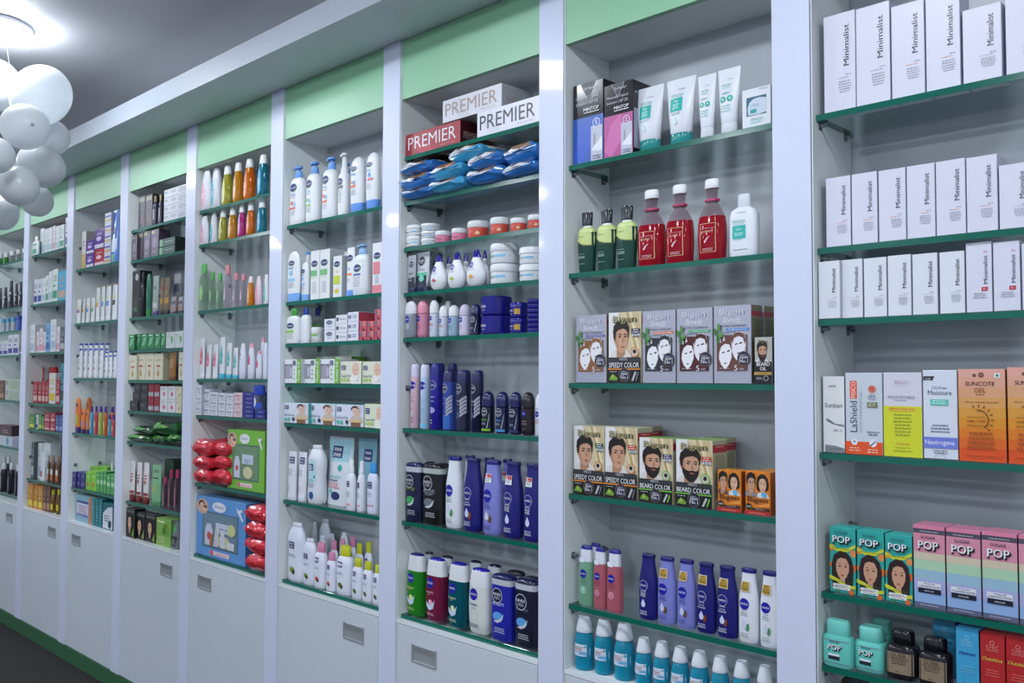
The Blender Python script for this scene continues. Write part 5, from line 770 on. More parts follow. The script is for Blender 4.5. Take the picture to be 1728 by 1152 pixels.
for i in range(9):
    x0 = BX(i); root = empty('shelving_bay', (x0+BW_/2, .08, 0)); root['bay'] = i; ox, oy = x0+BW_/2, .08
    nth = {8: 'rightmost', 7: 'second from right', 6: 'third from right', 5: 'fourth from right', 4: 'middle', 3: 'fourth from left', 2: 'third from left', 1: 'second from left', 0: 'leftmost'}[i]
    tag(root, 'white shelving bay, %s, holding %s' % (nth, HOLD[i]), 'shelving', 'white shelving bays along the wall')
    P = lambda nm, a, b, c, d, e, f, m, bev=0, par=root: boxo(nm, a-ox, b-ox, c-oy, d-oy, e, f, m, par, bev)
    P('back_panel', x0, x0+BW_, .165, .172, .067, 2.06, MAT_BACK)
    for s in (0, 1):
        xa = x0-.002 if s == 0 else x0+BW_; P('side_panel', xa, xa+.002, .0006, .172, .067, 2.215, MAT_IN)
    P('gap_shade_strip', x0-.0036, x0-.002, .005, .03, .067, 2.215, MAT_DARK)  # dark strip behind the pilaster gap, standing in for the shade there
    P('top_panel', x0, x0+BW_, .018, .165, 2.053, 2.066, MAT_IN)
    P('fascia', x0, x0+BW_, .003, .018, 2.053, 2.2185, MAT_GRN)
    P('deck', x0, x0+BW_, .019, .165, .612, .628, MAT_IN)
    P('deck_edge', x0+.001, x0+BW_-.001, .0, .019, .6185, .628, M('g:#dfe4e8'))
    P('pilaster', x0-.0786, x0-.0034, -.002, .014, .067, ZS-.001, MAT_LAM, .0006)
    dz = .6165
    door = P('door', x0+.0025, x0+BW_-.0025, .0, .0175, .069, dz, MAT_DOOR, .0008)
    # recessed metal pull: frame, scooped tray, end plates
    hx = x0+(.115 if HANDLE[i] == 'l' else BW_-.115)-ox-.0
    if i in (1, 3): hx = x0+BW_-.105-ox
    bm = bmesh.new(); w, h = .049, .0235; zc = .553; yy = -oy
    box(bm, hx-w, hx-w+.005, yy-.0035, yy+.001, zc-h, zc+h, 0, .0008); box(bm, hx+w-.005, hx+w, yy-.0035, yy+.001, zc-h, zc+h, 0, .0008)
    box(bm, hx-w+.005, hx+w-.005, yy-.003, yy+.001, zc-h, zc-h+.004, 0, .0006)
    pr = [(h*math.cos(math.radians(a))*.92, -.0045*math.sin(math.radians(a))-.0005) for a in range(0, 181, 15)]
    rows = [[bm.verts.new((hx+sx*(w-.005), yy+(-.0042 if z > h*.3 else -.0008)*(max(z, 0)/h)-.0006, zc+z)) for sx in (-1, 1)] for z, _ in pr]
    for A, B in zip(rows, rows[1:]): bm.faces.new((A[0], A[1], B[1], B[0])).smooth = True
    obj('handle', bm, M('f:#b4b9be'), door)
    # glass shelves with their studs
    sh = SH[i]
    for k, z in enumerate(sh):
        if k == len(sh)-1 and i in NOGLASS: continue
        last = (k == len(sh)-1); th = .0118 if last else .0125
        bm = bmesh.new(); fs = box(bm, x0+.0012-ox, x0+BW_-.0012-ox, .013-oy, .160-oy, z-th, z, 0)
        for f in (fs[0], fs[1], fs[2]): f.material_index = 1
        bmesh.ops.recalc_face_normals(bm, faces=bm.faces); bmesh.ops.bevel(bm, geom=list(bm.edges), offset=.0007, segments=1, affect='EDGES')
        g = obj('glass_shelf', bm, [MAT_GLASS, MAT_EDGE], root)
        if not last:
            for yq in (.030, .140):
                pin(g, x0-ox, yq-oy, z-th-.0045, 1); pin(g, x0+BW_-ox, yq-oy, z-th-.0045, -1)

# ------------------------------------------------------------------ putting goods on the shelves
ITEMS = []
SHN = ['top', 'second', 'third', 'fourth', 'fifth', 'sixth', 'seventh', 'eighth', 'lowest']
def shelfname(i, k): return ('lowest' if k == len(SH[i])-1 and i != 8 else SHN[k])+' shelf'
BAYN = {8: 'rightmost bay', 7: 'second bay from right', 6: 'third bay from right', 5: 'fourth bay from right', 4: 'middle bay', 3: 'fourth bay from left', 2: 'third bay from left', 1: 'second bay from left', 0: 'leftmost bay'}
def row(i, k, crop, items):
    cx, cy, s = crop; zb = SH[i][k]+.0004
    if k == len(SH[i])-1 and i in NOGLASS: zb = .6284
    for it in items:
        xl, xr, yt, st = it[:4]; o = it[4] if len(it) > 4 else {}
        X0, X1, Y = cx+xl/s, cx+xr/s, cy+yt/s
        kind = STY[st][3]; yf = o.get('yf', .022); z0 = zb+o.get('up', 0)
        rho = KINDS[kind][0] if kind in KINDS else 0
        if 'rho' in o: rho = o['rho']
        trials = [(yf, 1), (yf-.005, .85), (yf-.009, .7), (yf-.012, .55)] if (yf < .03 and 'yf' not in o) else [(yf, 1)]
        best = None; L0 = BX(i)+.0015; L1 = BX(i)+BW_-.0015
        for y_, rs_ in trials:
            yc = y_; a = .03; r_ = rho*rs_
            for _ in range(4):
                A = at(X0, Y+12, 'y', yc); B = at(X1, Y+12, 'y', yc); mid = at((X0+X1)/2, Y+12, 'y', yc)
                if rho:
                    th = math.atan2(CAM.x-mid.x, yc-CAM.y)
                    a = (B.x-A.x)/2*math.cos(th)/math.sqrt(math.cos(th)**2+(r_*math.sin(th))**2)
                    b = min(a*r_, .068); yc = y_+b; xc = mid.x
                else: a = (B.x-A.x)/2; xc = (A.x+B.x)/2; b = 0
            sh_ = max(0, L0-(xc-a))
            if best is None or sh_ < best[0]-.001: best = (sh_, y_, yc, a, b, xc)
            if sh_ < .001: break
        _, yf, yc, a, b, xc = best
        if xc-a < L0: ra = xc+a; xc, a = (L0+ra)/2, (ra-L0)/2
        if xc+a > L1: xc = max(L1-a, L0+a)
        if a < .007: print('THIN', i, k, st, xl, xr, round(a, 4)); a = .007; b = min(a*rho, b); xc = max(xc, L0+a)
        top = at((X0+X1)/2, Y, 'y', yc).z
        ceil_ = (SH[i][k-1]-.0135-(.009 if (xc-a < BX(i)+.016 or xc+a > BX(i)+BW_-.016) else .0005)) if k else 2.052
        if not o.get('free'): top = min(top, ceil_)
        if 'yb' in o: z0 = max(zb, at((X0+X1)/2, cy+o['yb']/s, 'y', yc).z)
        n = o.get('n', 1); H = (top-z0)/n; W = 2*a-(.0012 if not rho else .0006)
        D = 2*b if rho else o.get('d', .05)
        if 'h' in o: H = o['h']
        for q in range(n):
            r = build(st, W, H-.0004*(n > 1), D, (xc+o.get('j', 0)*random.uniform(-1, 1), yf+D/2, z0+q*H), o.get('rz', 0))
            pos = ''
            if n == 2 or o.get('st') == 2: pos = ('lower', 'upper')[q] if n == 2 else o.get('pos', '')
            elif n == 3: pos = ('bottom', 'middle', 'top')[q]
            elif n > 3: pos = ('bottom', 'second-up', 'third-up', 'fourth-up', 'fifth-up', 'sixth-up', 'seventh-up')[q]
            pos = o.get('pos', pos)
            ITEMS.append(dict(o=r, st=st, i=i, k=k, x=xc, pos=pos, rear=yf > .06, W=W, H=H, bb=(xc-a, xc+a, yf, yf+D, z0+q*H, z0+(q+1)*H)))
BK = dict(yf=.095, d=.06)
def bk(**k): return dict(BK, **k)
A8 = (1360, 0, 4.432); B8 = (1360, 240, 3.6); C8 = (1360, 590, 4.696); D8 = (1360, 840, 3.693)
row(8, 0, A8, [(128, 368, 100, 'mini_a', dict(d=.05)), (368, 626, 35, 'mini_a'), (632, 884, 20, 'mini_b'), (889, 1150, -40, 'mini_b'), (1165, 1462, 45, 'mini_a'), (1485, 1780, -40, 'mini_b')])
row(8, 1, B8, [(l, r, t, s, dict(d=.05)) for l, r, t, s in ((118, 271, 210, 'mini_b'), (273, 434, 187, 'mini_b'), (437, 606, 162, 'mini_b'), (608, 783, 135, 'mini_b'), (786, 967, 108, 'mini_b'), (970, 1162, 82, 'mini_b'), (1168, 1370, 128, 'mini_a'))])
row(8, 2, B8, [(l, r, t, 'mini_c') for l, r, t in ((72, 206, 722), (209, 344, 711), (348, 490, 698), (494, 638, 685), (643, 799, 675), (808, 964, 663))]+[(968, 1129, 607, 'mini_r'), (1133, 1300, 600, 'mini_r'), (1306, 1480, 610, 'mini_r')])
row(8, 3, C8, [(130, 305, 210, 'sunban'), (308, 606, 182, 'lashield'), (609, 919, 180, 'bello'), (922, 1199, 160, 'neutro'), (1204, 1582, 152, 'suncote', dict(d=.04)), (1592, 1980, 138, 'suncote', dict(d=.04))])
row(8, 4, D8, [(145, 310, 184, 'popgirl', dict(d=.04)), (314, 487, 207, 'popgirl', dict(d=.04)), (490, 663, 230, 'popgirl', dict(d=.04)), (668, 867, 172, 'pastel'), (872, 1089, 195, 'pastel'), (1094, 1318, 215, 'pastel'), (1323, 1560, 240, 'pastel')])
row(8, 5, D8, [(105, 298, 757, 'popnail'), (313, 510, 797, 'popnail'), (400, 550, 755, 'popnail', bk()), (508, 705, 820, 'gubb'), (710, 907, 867, 'gubb'), (790, 930, 765, 'chicb', bk()), (930, 1078, 812, 'chicb'), (1082, 1240, 845, 'chicr'), (1243, 1400, 870, 'chicr'), (1000, 1140, 785, 'chicr', bk())])
row(8, 6, D8, [(215, 410, 1132, 'darktub')])
A7 = (940, 90, 4.547); B7 = (940, 280, 4.547); C7 = (940, 490, 4.547); D7 = (940, 690, 4.547); E7 = (940, 900, 4.547)
row(7, 0, A7, [(122, 356, 222, 'mint5', dict(d=.07)), (359, 583, 225, 'mint2', dict(d=.07)), (600, 830, 258, 'venmax'), (834, 1075, 192, 'venmax'), (1077, 1228, 165, 'venderm'), (1230, 1415, 115, 'venderm'), (1417, 1640, 262, 'venjar')])
row(7, 1, B7, [(160, 305, 360, 'gshamp'), (307, 458, 338, 'gshamp'), (458, 618, 310, 'gshamp'), (622, 833, 187, 'pinkwash'), (838, 1047, 147, 'pinkwash'), (1083, 1297, 103, 'pinkwash'), (1325, 1548, 217, 'venlot')])
row(7, 2, C7, [(142, 380, 188, 'sp1'), (396, 648, 165, 'dye_a'), (652, 910, 152, 'sp2'), (914, 1194, 133, 'sp3'), (1198, 1490, 112, 'sp4', dict(d=.045)), (1455, 1590, 118, 'sp4', bk(d=.055, yf=.078)), (1513, 1652, 357, 'boil', dict(d=.03))])
row(7, 3, D7, [(130, 365, 132, 'dye_b', dict(d=.055)), (369, 620, 140, 'dye_c', dict(d=.055)), (560, 690, 135, 'dye_c', bk(yf=.085)), (632, 890, 222, 'dye_d', dict(d=.055)), (913, 1195, 236, 'dye_e', dict(d=.055)), (1085, 1262, 225, 'dye_e', bk(yf=.085)),
    (1230, 1414, 470, 'orb1', dict(d=.04)), (1441, 1638, 480, 'orb2', dict(d=.04)), (1560, 1688, 470, 'orb3', dict(yf=.068, d=.04))])
row(7, 4, E7, [(172, 285, 90, 'mic_g'), (250, 345, 72, 'mic_g', dict(yf=.07)), (285, 385, 108, 'mic_p'), (388, 505, 123, 'mic_p')]+[(632, 775, 155, 'lot_n'), (775, 920, 178, 'lot_l'), (925, 1070, 198, 'lot_l'), (1072, 1225, 222, 'lot_c'), (1228, 1390, 247, 'lot_c'), (1395, 1552, 265, 'lot_w'), (1558, 1712, 288, 'lot_w')])
row(7, 5, E7, [(135, 285, 628, 'bw_l'), (288, 435, 655, 'bw_l'), (438, 600, 683, 'bw_l')]+[(l, r, t, 'bw_s') for l, r, t in ((600, 735, 797), (738, 873, 828), (876, 1017, 868), (1020, 1170, 900), (1180, 1325, 940), (1345, 1490, 975), (1525, 1665, 1012))])
A6 = (660, 120, 4.115); B6 = (660, 360, 4.8); C6 = (660, 590, 6.646); D6 = (660, 740, 6.06); E6 = (660, 900, 4.573)
row(6, 0, A6, [(95, 480, 392, 'pre_r', dict(d=.12, yf=.016)), (596, 1033, 228, 'pre_w', dict(d=.12, yf=.016))])
_h = max(it['H'] for it in ITEMS[-2:])
for it in ITEMS[-2:]: pass
row(6, 0, A6, [(357, 768, 145, 'pre_g', dict(d=.118, yf=.02, up=_h+.001))])
row(6, 1, A6, [(l, r, t, s, dict(yb=b, d=.13, yf=-.008, pos=p)) for l, r, t, b, s, p in ((62, 285, 800, 890, 'wipe', 'bottom'), (45, 292, 698, 808, 'wipe', 'middle'), (58, 275, 598, 700, 'wipe', 'top'), (250, 500, 735, 862, 'wipe2', 'lower'), (240, 490, 628, 742, 'wipe2', 'upper'),
    (512, 770, 655, 805, 'wipe', 'bottom'), (520, 768, 548, 662, 'wipe', 'middle'), (385, 630, 503, 615, 'wipe2', 'high'), (778, 1030, 612, 750, 'wipe', 'lower'), (790, 1034, 480, 622, 'wipe', 'upper'))])
row(6, 2, B6, [(122, 240, 97, 'jar_s', dict(n=2)), (240, 400, 87, 'jar_s', dict(n=3)), (357, 485, 145, 'jar_p', dict(yf=.014)), (488, 618, 125, 'jar_p'), (618, 798, 67, 'jar_o'), (802, 960, 38, 'jar_o'), (963, 1103, 42, 'jar_o'), (1106, 1250, 15, 'jar_o')])
row(6, 3, B6, [(135, 207, 335, 'men_tube1', dict(rho=.5)), (200, 322, 315, 'men_tube2'), (322, 392, 322, 'men_tube1', dict(yf=.07)), (318, 460, 330, 'fw_r'), (460, 610, 312, 'fw_g'), (612, 773, 290, 'fw_o'), (425, 510, 345, 'fw_w', dict(yf=.07)), (562, 650, 322, 'fw_w', dict(yf=.07)), (718, 800, 298, 'fw_w', dict(yf=.07)),
    (802, 1034, 248, 'jar_w', dict(n=2)), (1037, 1250, 278, 'jar_w', dict(n=2))])
row(6, 4, B6, [(115, 210, 710, 'ro_s'), (213, 312, 702, 'ro_p'), (313, 390, 700, 'ro_w'), (390, 465, 745, 'ro_w'), (467, 553, 742, 'ro_a'), (554, 645, 735, 'ro_l'), (645, 727, 732, 'ro_n2'), (420, 500, 705, 'ro_s', dict(yf=.08)), (728, 978, 675, 'tin_l', dict(n=2)), (962, 1108, 722, 'tin_m', dict(n=2, yf=.03)), (1104, 1250, 692, 'tin_f', dict(n=7))])
row(6, 5, C6, [(222, 328, 162, 'ae_p'), (330, 442, 165, 'ae_b'), (444, 580, 155, 'ae_n'), (583, 735, 225, 'ae_f'), (737, 900, 228, 'ae_k'), (903, 1040, 230, 'ae_k'), (640, 745, 155, 'ae_d', dict(yf=.08)), (505, 605, 153, 'ae_d', dict(yf=.08)), (262, 360, 155, 'ae_d', dict(yf=.08)), (375, 470, 153, 'ae_d', dict(yf=.08)),
    (1018, 1163, 465, 'ro_g'), (1178, 1325, 468, 'ro_n'), (1330, 1470, 472, 'ro_n2'), (1470, 1612, 475, 'ro_b'), (1618, 1760, 480, 'ro_x')])
row(6, 6, D6, [(160, 335, 240, 'sh_e'), (337, 555, 255, 'sh_a', dict(rho=.4)), (262, 440, 228, 'sh_d', dict(yf=.085)), (450, 600, 248, 'sh_d', dict(yf=.085)), (565, 745, 178, 'lot_w0'), (748, 942, 198, 'lot_c0'), (948, 1150, 218, 'lot_lr'), (1155, 1355, 235, 'lot_nr'), (1362, 1560, 252, 'lot_nr'),
    (745, 875, 167, 'lot_w0', dict(yf=.085)), (940, 1070, 187, 'lot_c0', dict(yf=.085)), (1130, 1255, 205, 'lot_lr', dict(yf=.085))])
row(6, 7, E6, [(132, 275, 148, 'gl_g'), (278, 438, 185, 'gl_p'), (448, 608, 220, 'gl_t'), (608, 785, 265, 'gl_w'), (787, 965, 310, 'sh_v'), (968, 1150, 345, 'sh_c'), (230, 335, 137, 'gl_b', dict(yf=.085)), (378, 495, 170, 'gl_b', dict(yf=.085)), (600, 712, 205, 'gl_b', dict(yf=.085)), (740, 866, 235, 'gl_b', dict(yf=.085)), (900, 1030, 282, 'sh_d', dict(yf=.085)), (1036, 1160, 330, 'sh_d', dict(yf=.085))])
A5 = (470, 230, 4.265); B5 = (470, 500, 4.8); C5 = (470, 720, 3.6)
row(5, 0, A5, [(88, 205, 215, 'cp_o'), (205, 322, 182, 'cp_g'), (322, 447, 150, 'cp_o'), (433, 522, 118, 'cfoam'), (522, 632, 150, 'cl_o'), (634, 738, 117, 'cl_r'), (444, 540, 190, 'cp_o', dict(yf=.088))])
row(5, 1, A5, [(68, 163, 828, 'cl_b', dict(rho=.4)), (165, 230, 905, 'cl_b', dict(rho=.4)), (160, 245, 836, 'cbath', dict(yf=.075)), (231, 296, 822, 'cx_g', dict(d=.04)), (298, 370, 812, 'cx_g', dict(d=.06)), (393, 456, 860, 'cx_y', dict(d=.04)), (440, 500, 832, 'cx_s', dict(yf=.075, d=.05)), (490, 556, 800, 'ctube'), (543, 672, 775, 'cpw', dict(rho=.45)), (676, 745, 765, 'cx_p', dict(d=.04))])
row(5, 2, B5, [(60, 182, 95, 'cg1'), (183, 268, 90, 'cg2'), (270, 366, 95, 'cg3', dict(yf=.075)), (264, 368, 250, 'cjar'), (369, 459, 180, 'sc_c', dict(n=2)), (462, 556, 148, 'sc_m', dict(n=3)), (559, 648, 125, 'sc_n', dict(n=3, d=.1)), (653, 712, 198, 'sc_p', dict(n=2, d=.06)), (715, 775, 198, 'sc_p', dict(n=2, d=.06)), (778, 830, 103, 'sc_p', dict(n=3, d=.06))])
row(5, 3, B5, [(50, 186, 510, 'puffw', dict(d=.07)), (190, 337, 508, 'puffw', dict(d=.07)), (341, 497, 507, 'puffw', dict(d=.07)), (501, 672, 525, 'puffb', dict(d=.07)), (678, 846, 528, 'puffb', dict(d=.07)), (300, 450, 486, 'padg', bk(yf=.1, d=.055)), (455, 590, 486, 'padg', bk(yf=.1, d=.055))])
row(5, 4, B5, [(35, 240, 862, 'pads', dict(d=.08)), (245, 460, 868, 'pads', dict(d=.08)), (464, 690, 877, 'pads', dict(d=.08)), (695, 850, 872, 'padg', dict(d=.08))])
row(5, 5, C5, [(57, 118, 148, 'mtube'), (119, 180, 152, 'mtube'), (178, 226, 136, 'mtube', dict(yf=.08)), (182, 296, 110, 'mdet', dict(rho=.5)), (300, 470, 62, 'msach', dict(yf=.05, rho=.4)), (478, 608, 70, 'msach2', dict(yf=.06, rho=.4)), (414, 476, 198, 'mspray', dict(yf=.016, rho=.6)), (479, 537, 207, 'mspray'), (545, 590, 200, 'mspray', dict(yf=.07)), (541, 612, 218, 'mblue', dict(rho=.5))])
row(5, 6, C5, [(60, 172, 582, 'mk_l', dict(rho=.45)), (150, 240, 678, 'mk_m', dict(rho=.45)), (220, 303, 703, 'mk_p', dict(rho=.5)), (292, 357, 762, 'mk_p', dict(rho=.5)), (356, 462, 722, 'mk_y', dict(rho=.5)), (448, 520, 798, 'mk_y', dict(rho=.5)), (512, 580, 817, 'mk_y', dict(rho=.5)), (573, 645, 838, 'mk_y', dict(rho=.5)),
    (165, 240, 572, 'mk_b', dict(yf=.115, rho=.3)), (248, 322, 560, 'mk_b', dict(yf=.115, rho=.3)), (238, 298, 662, 'mk_b', dict(yf=.078, rho=.4)), (300, 350, 648, 'mk_b', dict(yf=.115, rho=.3)), (370, 430, 640, 'mk_b', dict(yf=.115, rho=.3)), (312, 365, 690, 'mk_p', dict(yf=.078, rho=.4)), (368, 415, 680, 'mk_p', dict(yf=.078, rho=.4)), (428, 475, 668, 'mk_p', dict(yf=.11, rho=.3)), (465, 518, 708, 'mk_y', dict(yf=.074, rho=.4)), (522, 575, 698, 'mk_y', dict(yf=.085, rho=.4))])
A4 = (315, 240, 3.6); B4 = (315, 540, 2.618)
row(4, 0, A4, [(80, 158, 178, 'jb_p'), (148, 222, 158, 'jb_t'), (216, 286, 145, 'jb_y'), (283, 348, 125, 'jb_a'), (348, 420, 102, 'jb_o'), (432, 502, 78, 'jb_b')])
row(4, 1, A4, [(80, 138, 447, 'jb_p'), (142, 194, 432, 'jb_t'), (196, 250, 405, 'jb_y'), (253, 308, 392, 'jb_a'), (312, 360, 380, 'jb_m'), (364, 418, 363, 'jb_o'), (430, 488, 346, 'jb_b')])
row(4, 2, A4, [(78, 135, 740, 'jo_g'), (138, 180, 788, 'jo_g'), (182, 225, 795, 'jo_g'), (226, 278, 748, 'jo_p'), (281, 322, 795, 'jo_p'), (325, 366, 800, 'jo_p'), (368, 414, 815, 'jo_o'), (418, 464, 812, 'jo_w'), (468, 504, 803, 'jo_t')])
row(4, 3, B4, [(57, 84, 80, 'jt_p'), (85, 114, 107, 'jt_p'), (115, 143, 108, 'jt_p'), (145, 175, 75, 'jt_t'), (176, 204, 100, 'jt_t'), (205, 231, 122, 'jt_t'), (233, 268, 103, 'jp'), (271, 306, 103, 'jpp'), (307, 337, 135, 'jpp'), (339, 362, 100, 'jp'), (325, 352, 75, 'jpp', dict(yf=.08))])
row(4, 4, B4, [(30, 65, 285, 'jsoap', dict(n=3)), (74, 103, 305, 'jsoap', dict(n=3)), (104, 136, 318, 'jsoap', dict(n=3)), (138, 170, 322, 'jsoap', dict(n=3)), (172, 205, 325, 'jsoap', dict(n=3)), (207, 245, 320, 'jsoapp', dict(n=3)), (248, 296, 318, 'jnavy', dict(n=6)), (300, 345, 396, 'jnavy', dict(n=2)), (295, 348, 287, 'jbuds', dict(yb=396, rho=.5)), (110, 170, 290, 'jsoap', dict(yf=.09, d=.05))])
row(4, 5, B4, [(24, 100, 655, 'rpouch', dict(yb=720, d=.13, yf=-.014, pos='bottom')), (18, 100, 598, 'rpouch', dict(yb=656, d=.13, yf=-.014, pos='middle')), (22, 100, 525, 'rpouch', dict(yb=598, d=.13, yf=-.014, pos='top')), (105, 180, 655, 'rpouch', dict(yb=728, d=.12, yf=.004, pos='bottom')), (105, 180, 598, 'rpouch', dict(yb=656, d=.12, yf=.004, pos='middle')), (105, 180, 540, 'rpouch', dict(yb=598, d=.12, yf=.004, pos='top')),
    (182, 345, 488, 'giftg', dict(d=.07))])
row(4, 6, B4, [(44, 262, 792, 'giftb', dict(d=.065, yf=.02))]+[(272, 362, t, 'rpouch', dict(yb=b, d=.13, yf=-.006, pos=p)) for t, b, p in ((1040, 1112, 'bottom'), (970, 1040, 'second-up'), (895, 970, 'third-up'), (822, 895, 'top'))])
A3 = (200, 290, 3.49); B3 = (200, 610, 3.29)
row(3, 0, A3, [(118, 158, 142, 'hd_k'), (160, 200, 132, 'hd_k'), (203, 234, 142, 'bt_s'), (237, 262, 135, 'bt_s'), (268, 400, 88, 'flat_w', dict(n=4, d=.1))])
row(3, 1, A3, [(77, 109, 366, 'hd_v'), (111, 145, 358, 'hd_k'), (148, 188, 348, 'hd_v'), (191, 237, 336, 'hd_v'), (241, 332, 388, 'flat_g', dict(n=2, d=.08))])
row(3, 2, A3, [(82, 127, 582, 'bk_box'), (130, 163, 592, 'bt_k'), (166, 198, 598, 'bt_g'), (201, 243, 612, 'tb_g', dict(rho=.35)), (246, 268, 625, 'tb_y', dict(rho=.35)), (270, 306, 622, 'tb_y', dict(rho=.3)), (322, 375, 597, 'tb_s', dict(yf=.07, rho=.35)), (309, 343, 735, 'tb_s', dict(rho=.35)), (350, 385, 735, 'tb_s', dict(rho=.35))])
row(3, 3, A3, [(60, 94, 958, 'bx_g'), (96, 131, 954, 'bx_g'), (133, 169, 951, 'bx_g'), (171, 209, 950, 'bx_g'), (211, 247, 949, 'bx_g'), (249, 277, 948, 'bx_g'), (279, 329, 942, 'bx_w9'), (331, 380, 938, 'bx_w9')])
row(3, 4, A3, [(62, 107, 1070, 'bx_c'), (109, 157, 1069, 'bx_c'), (159, 207, 1068, 'bx_c'), (209, 262, 1068, 'bx_c'), (297, 345, 1055, 'tb_o', dict(rho=.35)), (354, 384, 1048, 'bx_c')])
row(3, 5, B3, [(62, 106, 218, 'bk_sm', dict(n=1)), (108, 160, 218, 'bk_sm'), (78, 118, 170, 'bk_sm', dict(yb=217, pos='middle')), (120, 161, 170, 'bk_sm', dict(yb=217, pos='middle')), (88, 122, 122, 'bk_sm', dict(yb=169, pos='top')), (124, 162, 120, 'bk_sm', dict(yb=169, pos='top')),
    (165, 196, 120, 'rd_sm', dict(n=2)), (198, 228, 120, 'rd_sm', dict(n=2)), (230, 272, 136, 'pk_sm', dict(n=2)), (274, 316, 136, 'pk_sm', dict(n=2)), (318, 350, 137, 'yl_sm', dict(n=2))])
row(3, 6, B3, [(50, 170, 400, 'gpouch', dict(d=.12, yf=.01, yb=450, pos='lower', rz=.06)), (176, 260, 405, 'gpouch', dict(d=.12, yf=.012, yb=450, pos='lower', rz=-.1)), (265, 350, 400, 'gpouch', dict(d=.12, yf=.01, yb=455, pos='lower', rz=.1)), (70, 190, 358, 'gpouch', dict(d=.12, yf=.01, yb=400, pos='upper', rz=-.05)), (195, 300, 335, 'gpouch', dict(d=.12, yf=.012, yb=405, pos='upper', rz=.1))])
row(3, 7, B3, [(64, 98, 550, 'tb_wr', dict(rho=.4)), (100, 136, 558, 'tb_wr', dict(rho=.4)), (138, 176, 560, 'tb_wr', dict(rho=.4)), (184, 244, 572, 'tb_gr', dict(rho=.3)), (255, 305, 545, 'bx_dg', bk(yf=.085)), (247, 276, 640, 'bt_pk'), (278, 308, 600, 'bt_pk'), (311, 343, 600, 'bt_pk')])
row(3, 8, B3, [(42, 90, 815, 'bx_lady', dict(d=.045)), (93, 147, 838, 'bx_lady', dict(d=.045)), (150, 206, 850, 'bx_lady', dict(d=.045)), (209, 290, 872, 'bx_gr', dict(d=.06)), (295, 345, 880, 'bx_sv', dict(rho=.4))])
A2 = (110, 330, 3.97); B2 = (110, 600, 3.6)
row(2, 0, A2, [(112, 140, 240, 'pad_w'), (141, 194, 298, 'pad_p', dict(n=2, d=.08)), (196, 262, 355, 'pad_r', dict(d=.09)), (197, 262, 225, 'pad_p', dict(yb=354, d=.09, pos='high')), (266, 308, 115, 'pad_m', dict(n=5, d=.07)), (314, 372, 98, 'pad_b', dict(rho=.4))])
row(2, 1, A2, [(78, 110, 690, 'wt_p', dict(rho=.35)), (112, 138, 685, 'wt_o', dict(rho=.35)), (140, 171, 682, 'wt_b', dict(rho=.35)), (173, 205, 680, 'wt_g', dict(rho=.35)), (207, 239, 612, 'wt_o', dict(rho=.35)), (241, 271, 605, 'wt_b', dict(rho=.35)), (273, 313, 600, 'wt_b', dict(rho=.35)), (316, 356, 592, 'wt_k', dict(rho=.35))])
row(2, 2, A2, [(92, 124, 990, 'hs_r', dict(rho=.4)), (126, 155, 990, 'hs_k', dict(rho=.4)), (157, 190, 989, 'hs_k', dict(rho=.4)), (192, 227, 988, 'hs_o', dict(rho=.4)), (229, 262, 988, 'hs_g', dict(rho=.4)), (264, 291, 1045, 'hs_r', dict(rho=.4)), (293, 320, 1042, 'hs_g', dict(rho=.4)), (322, 350, 1040, 'hs_r', dict(rho=.4)), (265, 300, 988, 'hs_g', dict(rho=.4, yf=.08))])
row(2, 3, B2, [(65, 98, 255, 'sun_o', dict(rho=.35)), (98, 126, 320, 'sun_l', dict(rho=.35)), (112, 158, 252, 'sun_o', dict(yf=.07, rho=.35)), (128, 148, 325, 'sun_l', dict(rho=.35)), (150, 175, 307, 'hw_b'), (177, 202, 307, 'hw_r'), (204, 231, 307, 'hw_y'), (233, 259, 308, 'hw_o'), (261, 281, 360, 'hw_b'), (283, 304, 360, 'hw_r'), (272, 304, 310, 'hw_o', dict(yf=.08))])
row(2, 4, B2, [(42, 66, 705, 'pu_sm', dict(n=2)), (68, 92, 705, 'pu_sm', dict(n=2)), (94, 122, 710, 'pu_sm', dict(n=2)), (125, 156, 706, 'gn_lg'), (158, 190, 700, 'gn_lg'), (192, 210, 703, 'gn_sm'), (212, 230, 703, 'gn_sm'), (232, 249, 703, 'gn_sm'), (251, 274, 720, 'gn_sm'), (276, 300, 722, 'gn_sm'), (150, 200, 675, 'gn_lg', bk()), (205, 255, 672, 'gn_lg', bk()), (270, 302, 648, 'wh_bt', dict(yf=.08))])
row(2, 5, B2, [(62, 162, 852, 'chart', dict(d=.035)), (165, 182, 868, 'teal_b', dict(d=.07)), (184, 202, 868, 'teal_b', dict(d=.07)), (204, 224, 870, 'teal_b', dict(d=.07)), (228, 290, 900, 'wk_b', dict(d=.03))])
A1 = (0, 340, 4.115); B1 = (0, 600, 4.115)
row(1, 0, A1, [(222, 276, 245, 'bt_gw', dict(rho=.3)), (280, 308, 187, 'ms_w', dict(yf=.03)), (310, 332, 190, 'ms_w'), (334, 362, 180, 'ms_w'), (365, 384, 168, 'ms_p'), (386, 412, 170, 'ms_w'), (414, 446, 160, 'ms_g'), (390, 440, 140, 'ms_r', bk()), (455, 480, 108, 'ms_n')])
row(1, 1, A1, [(236, 262, 540, 'ms_n'), (264, 290, 538, 'ms_n'), (292, 316, 530, 'ms_w'), (318, 338, 515, 'ms_g'), (340, 363, 485, 'ms_w'), (366, 402, 470, 'ms_g', dict(d=.07)), (406, 460, 480, 'ms_c')])
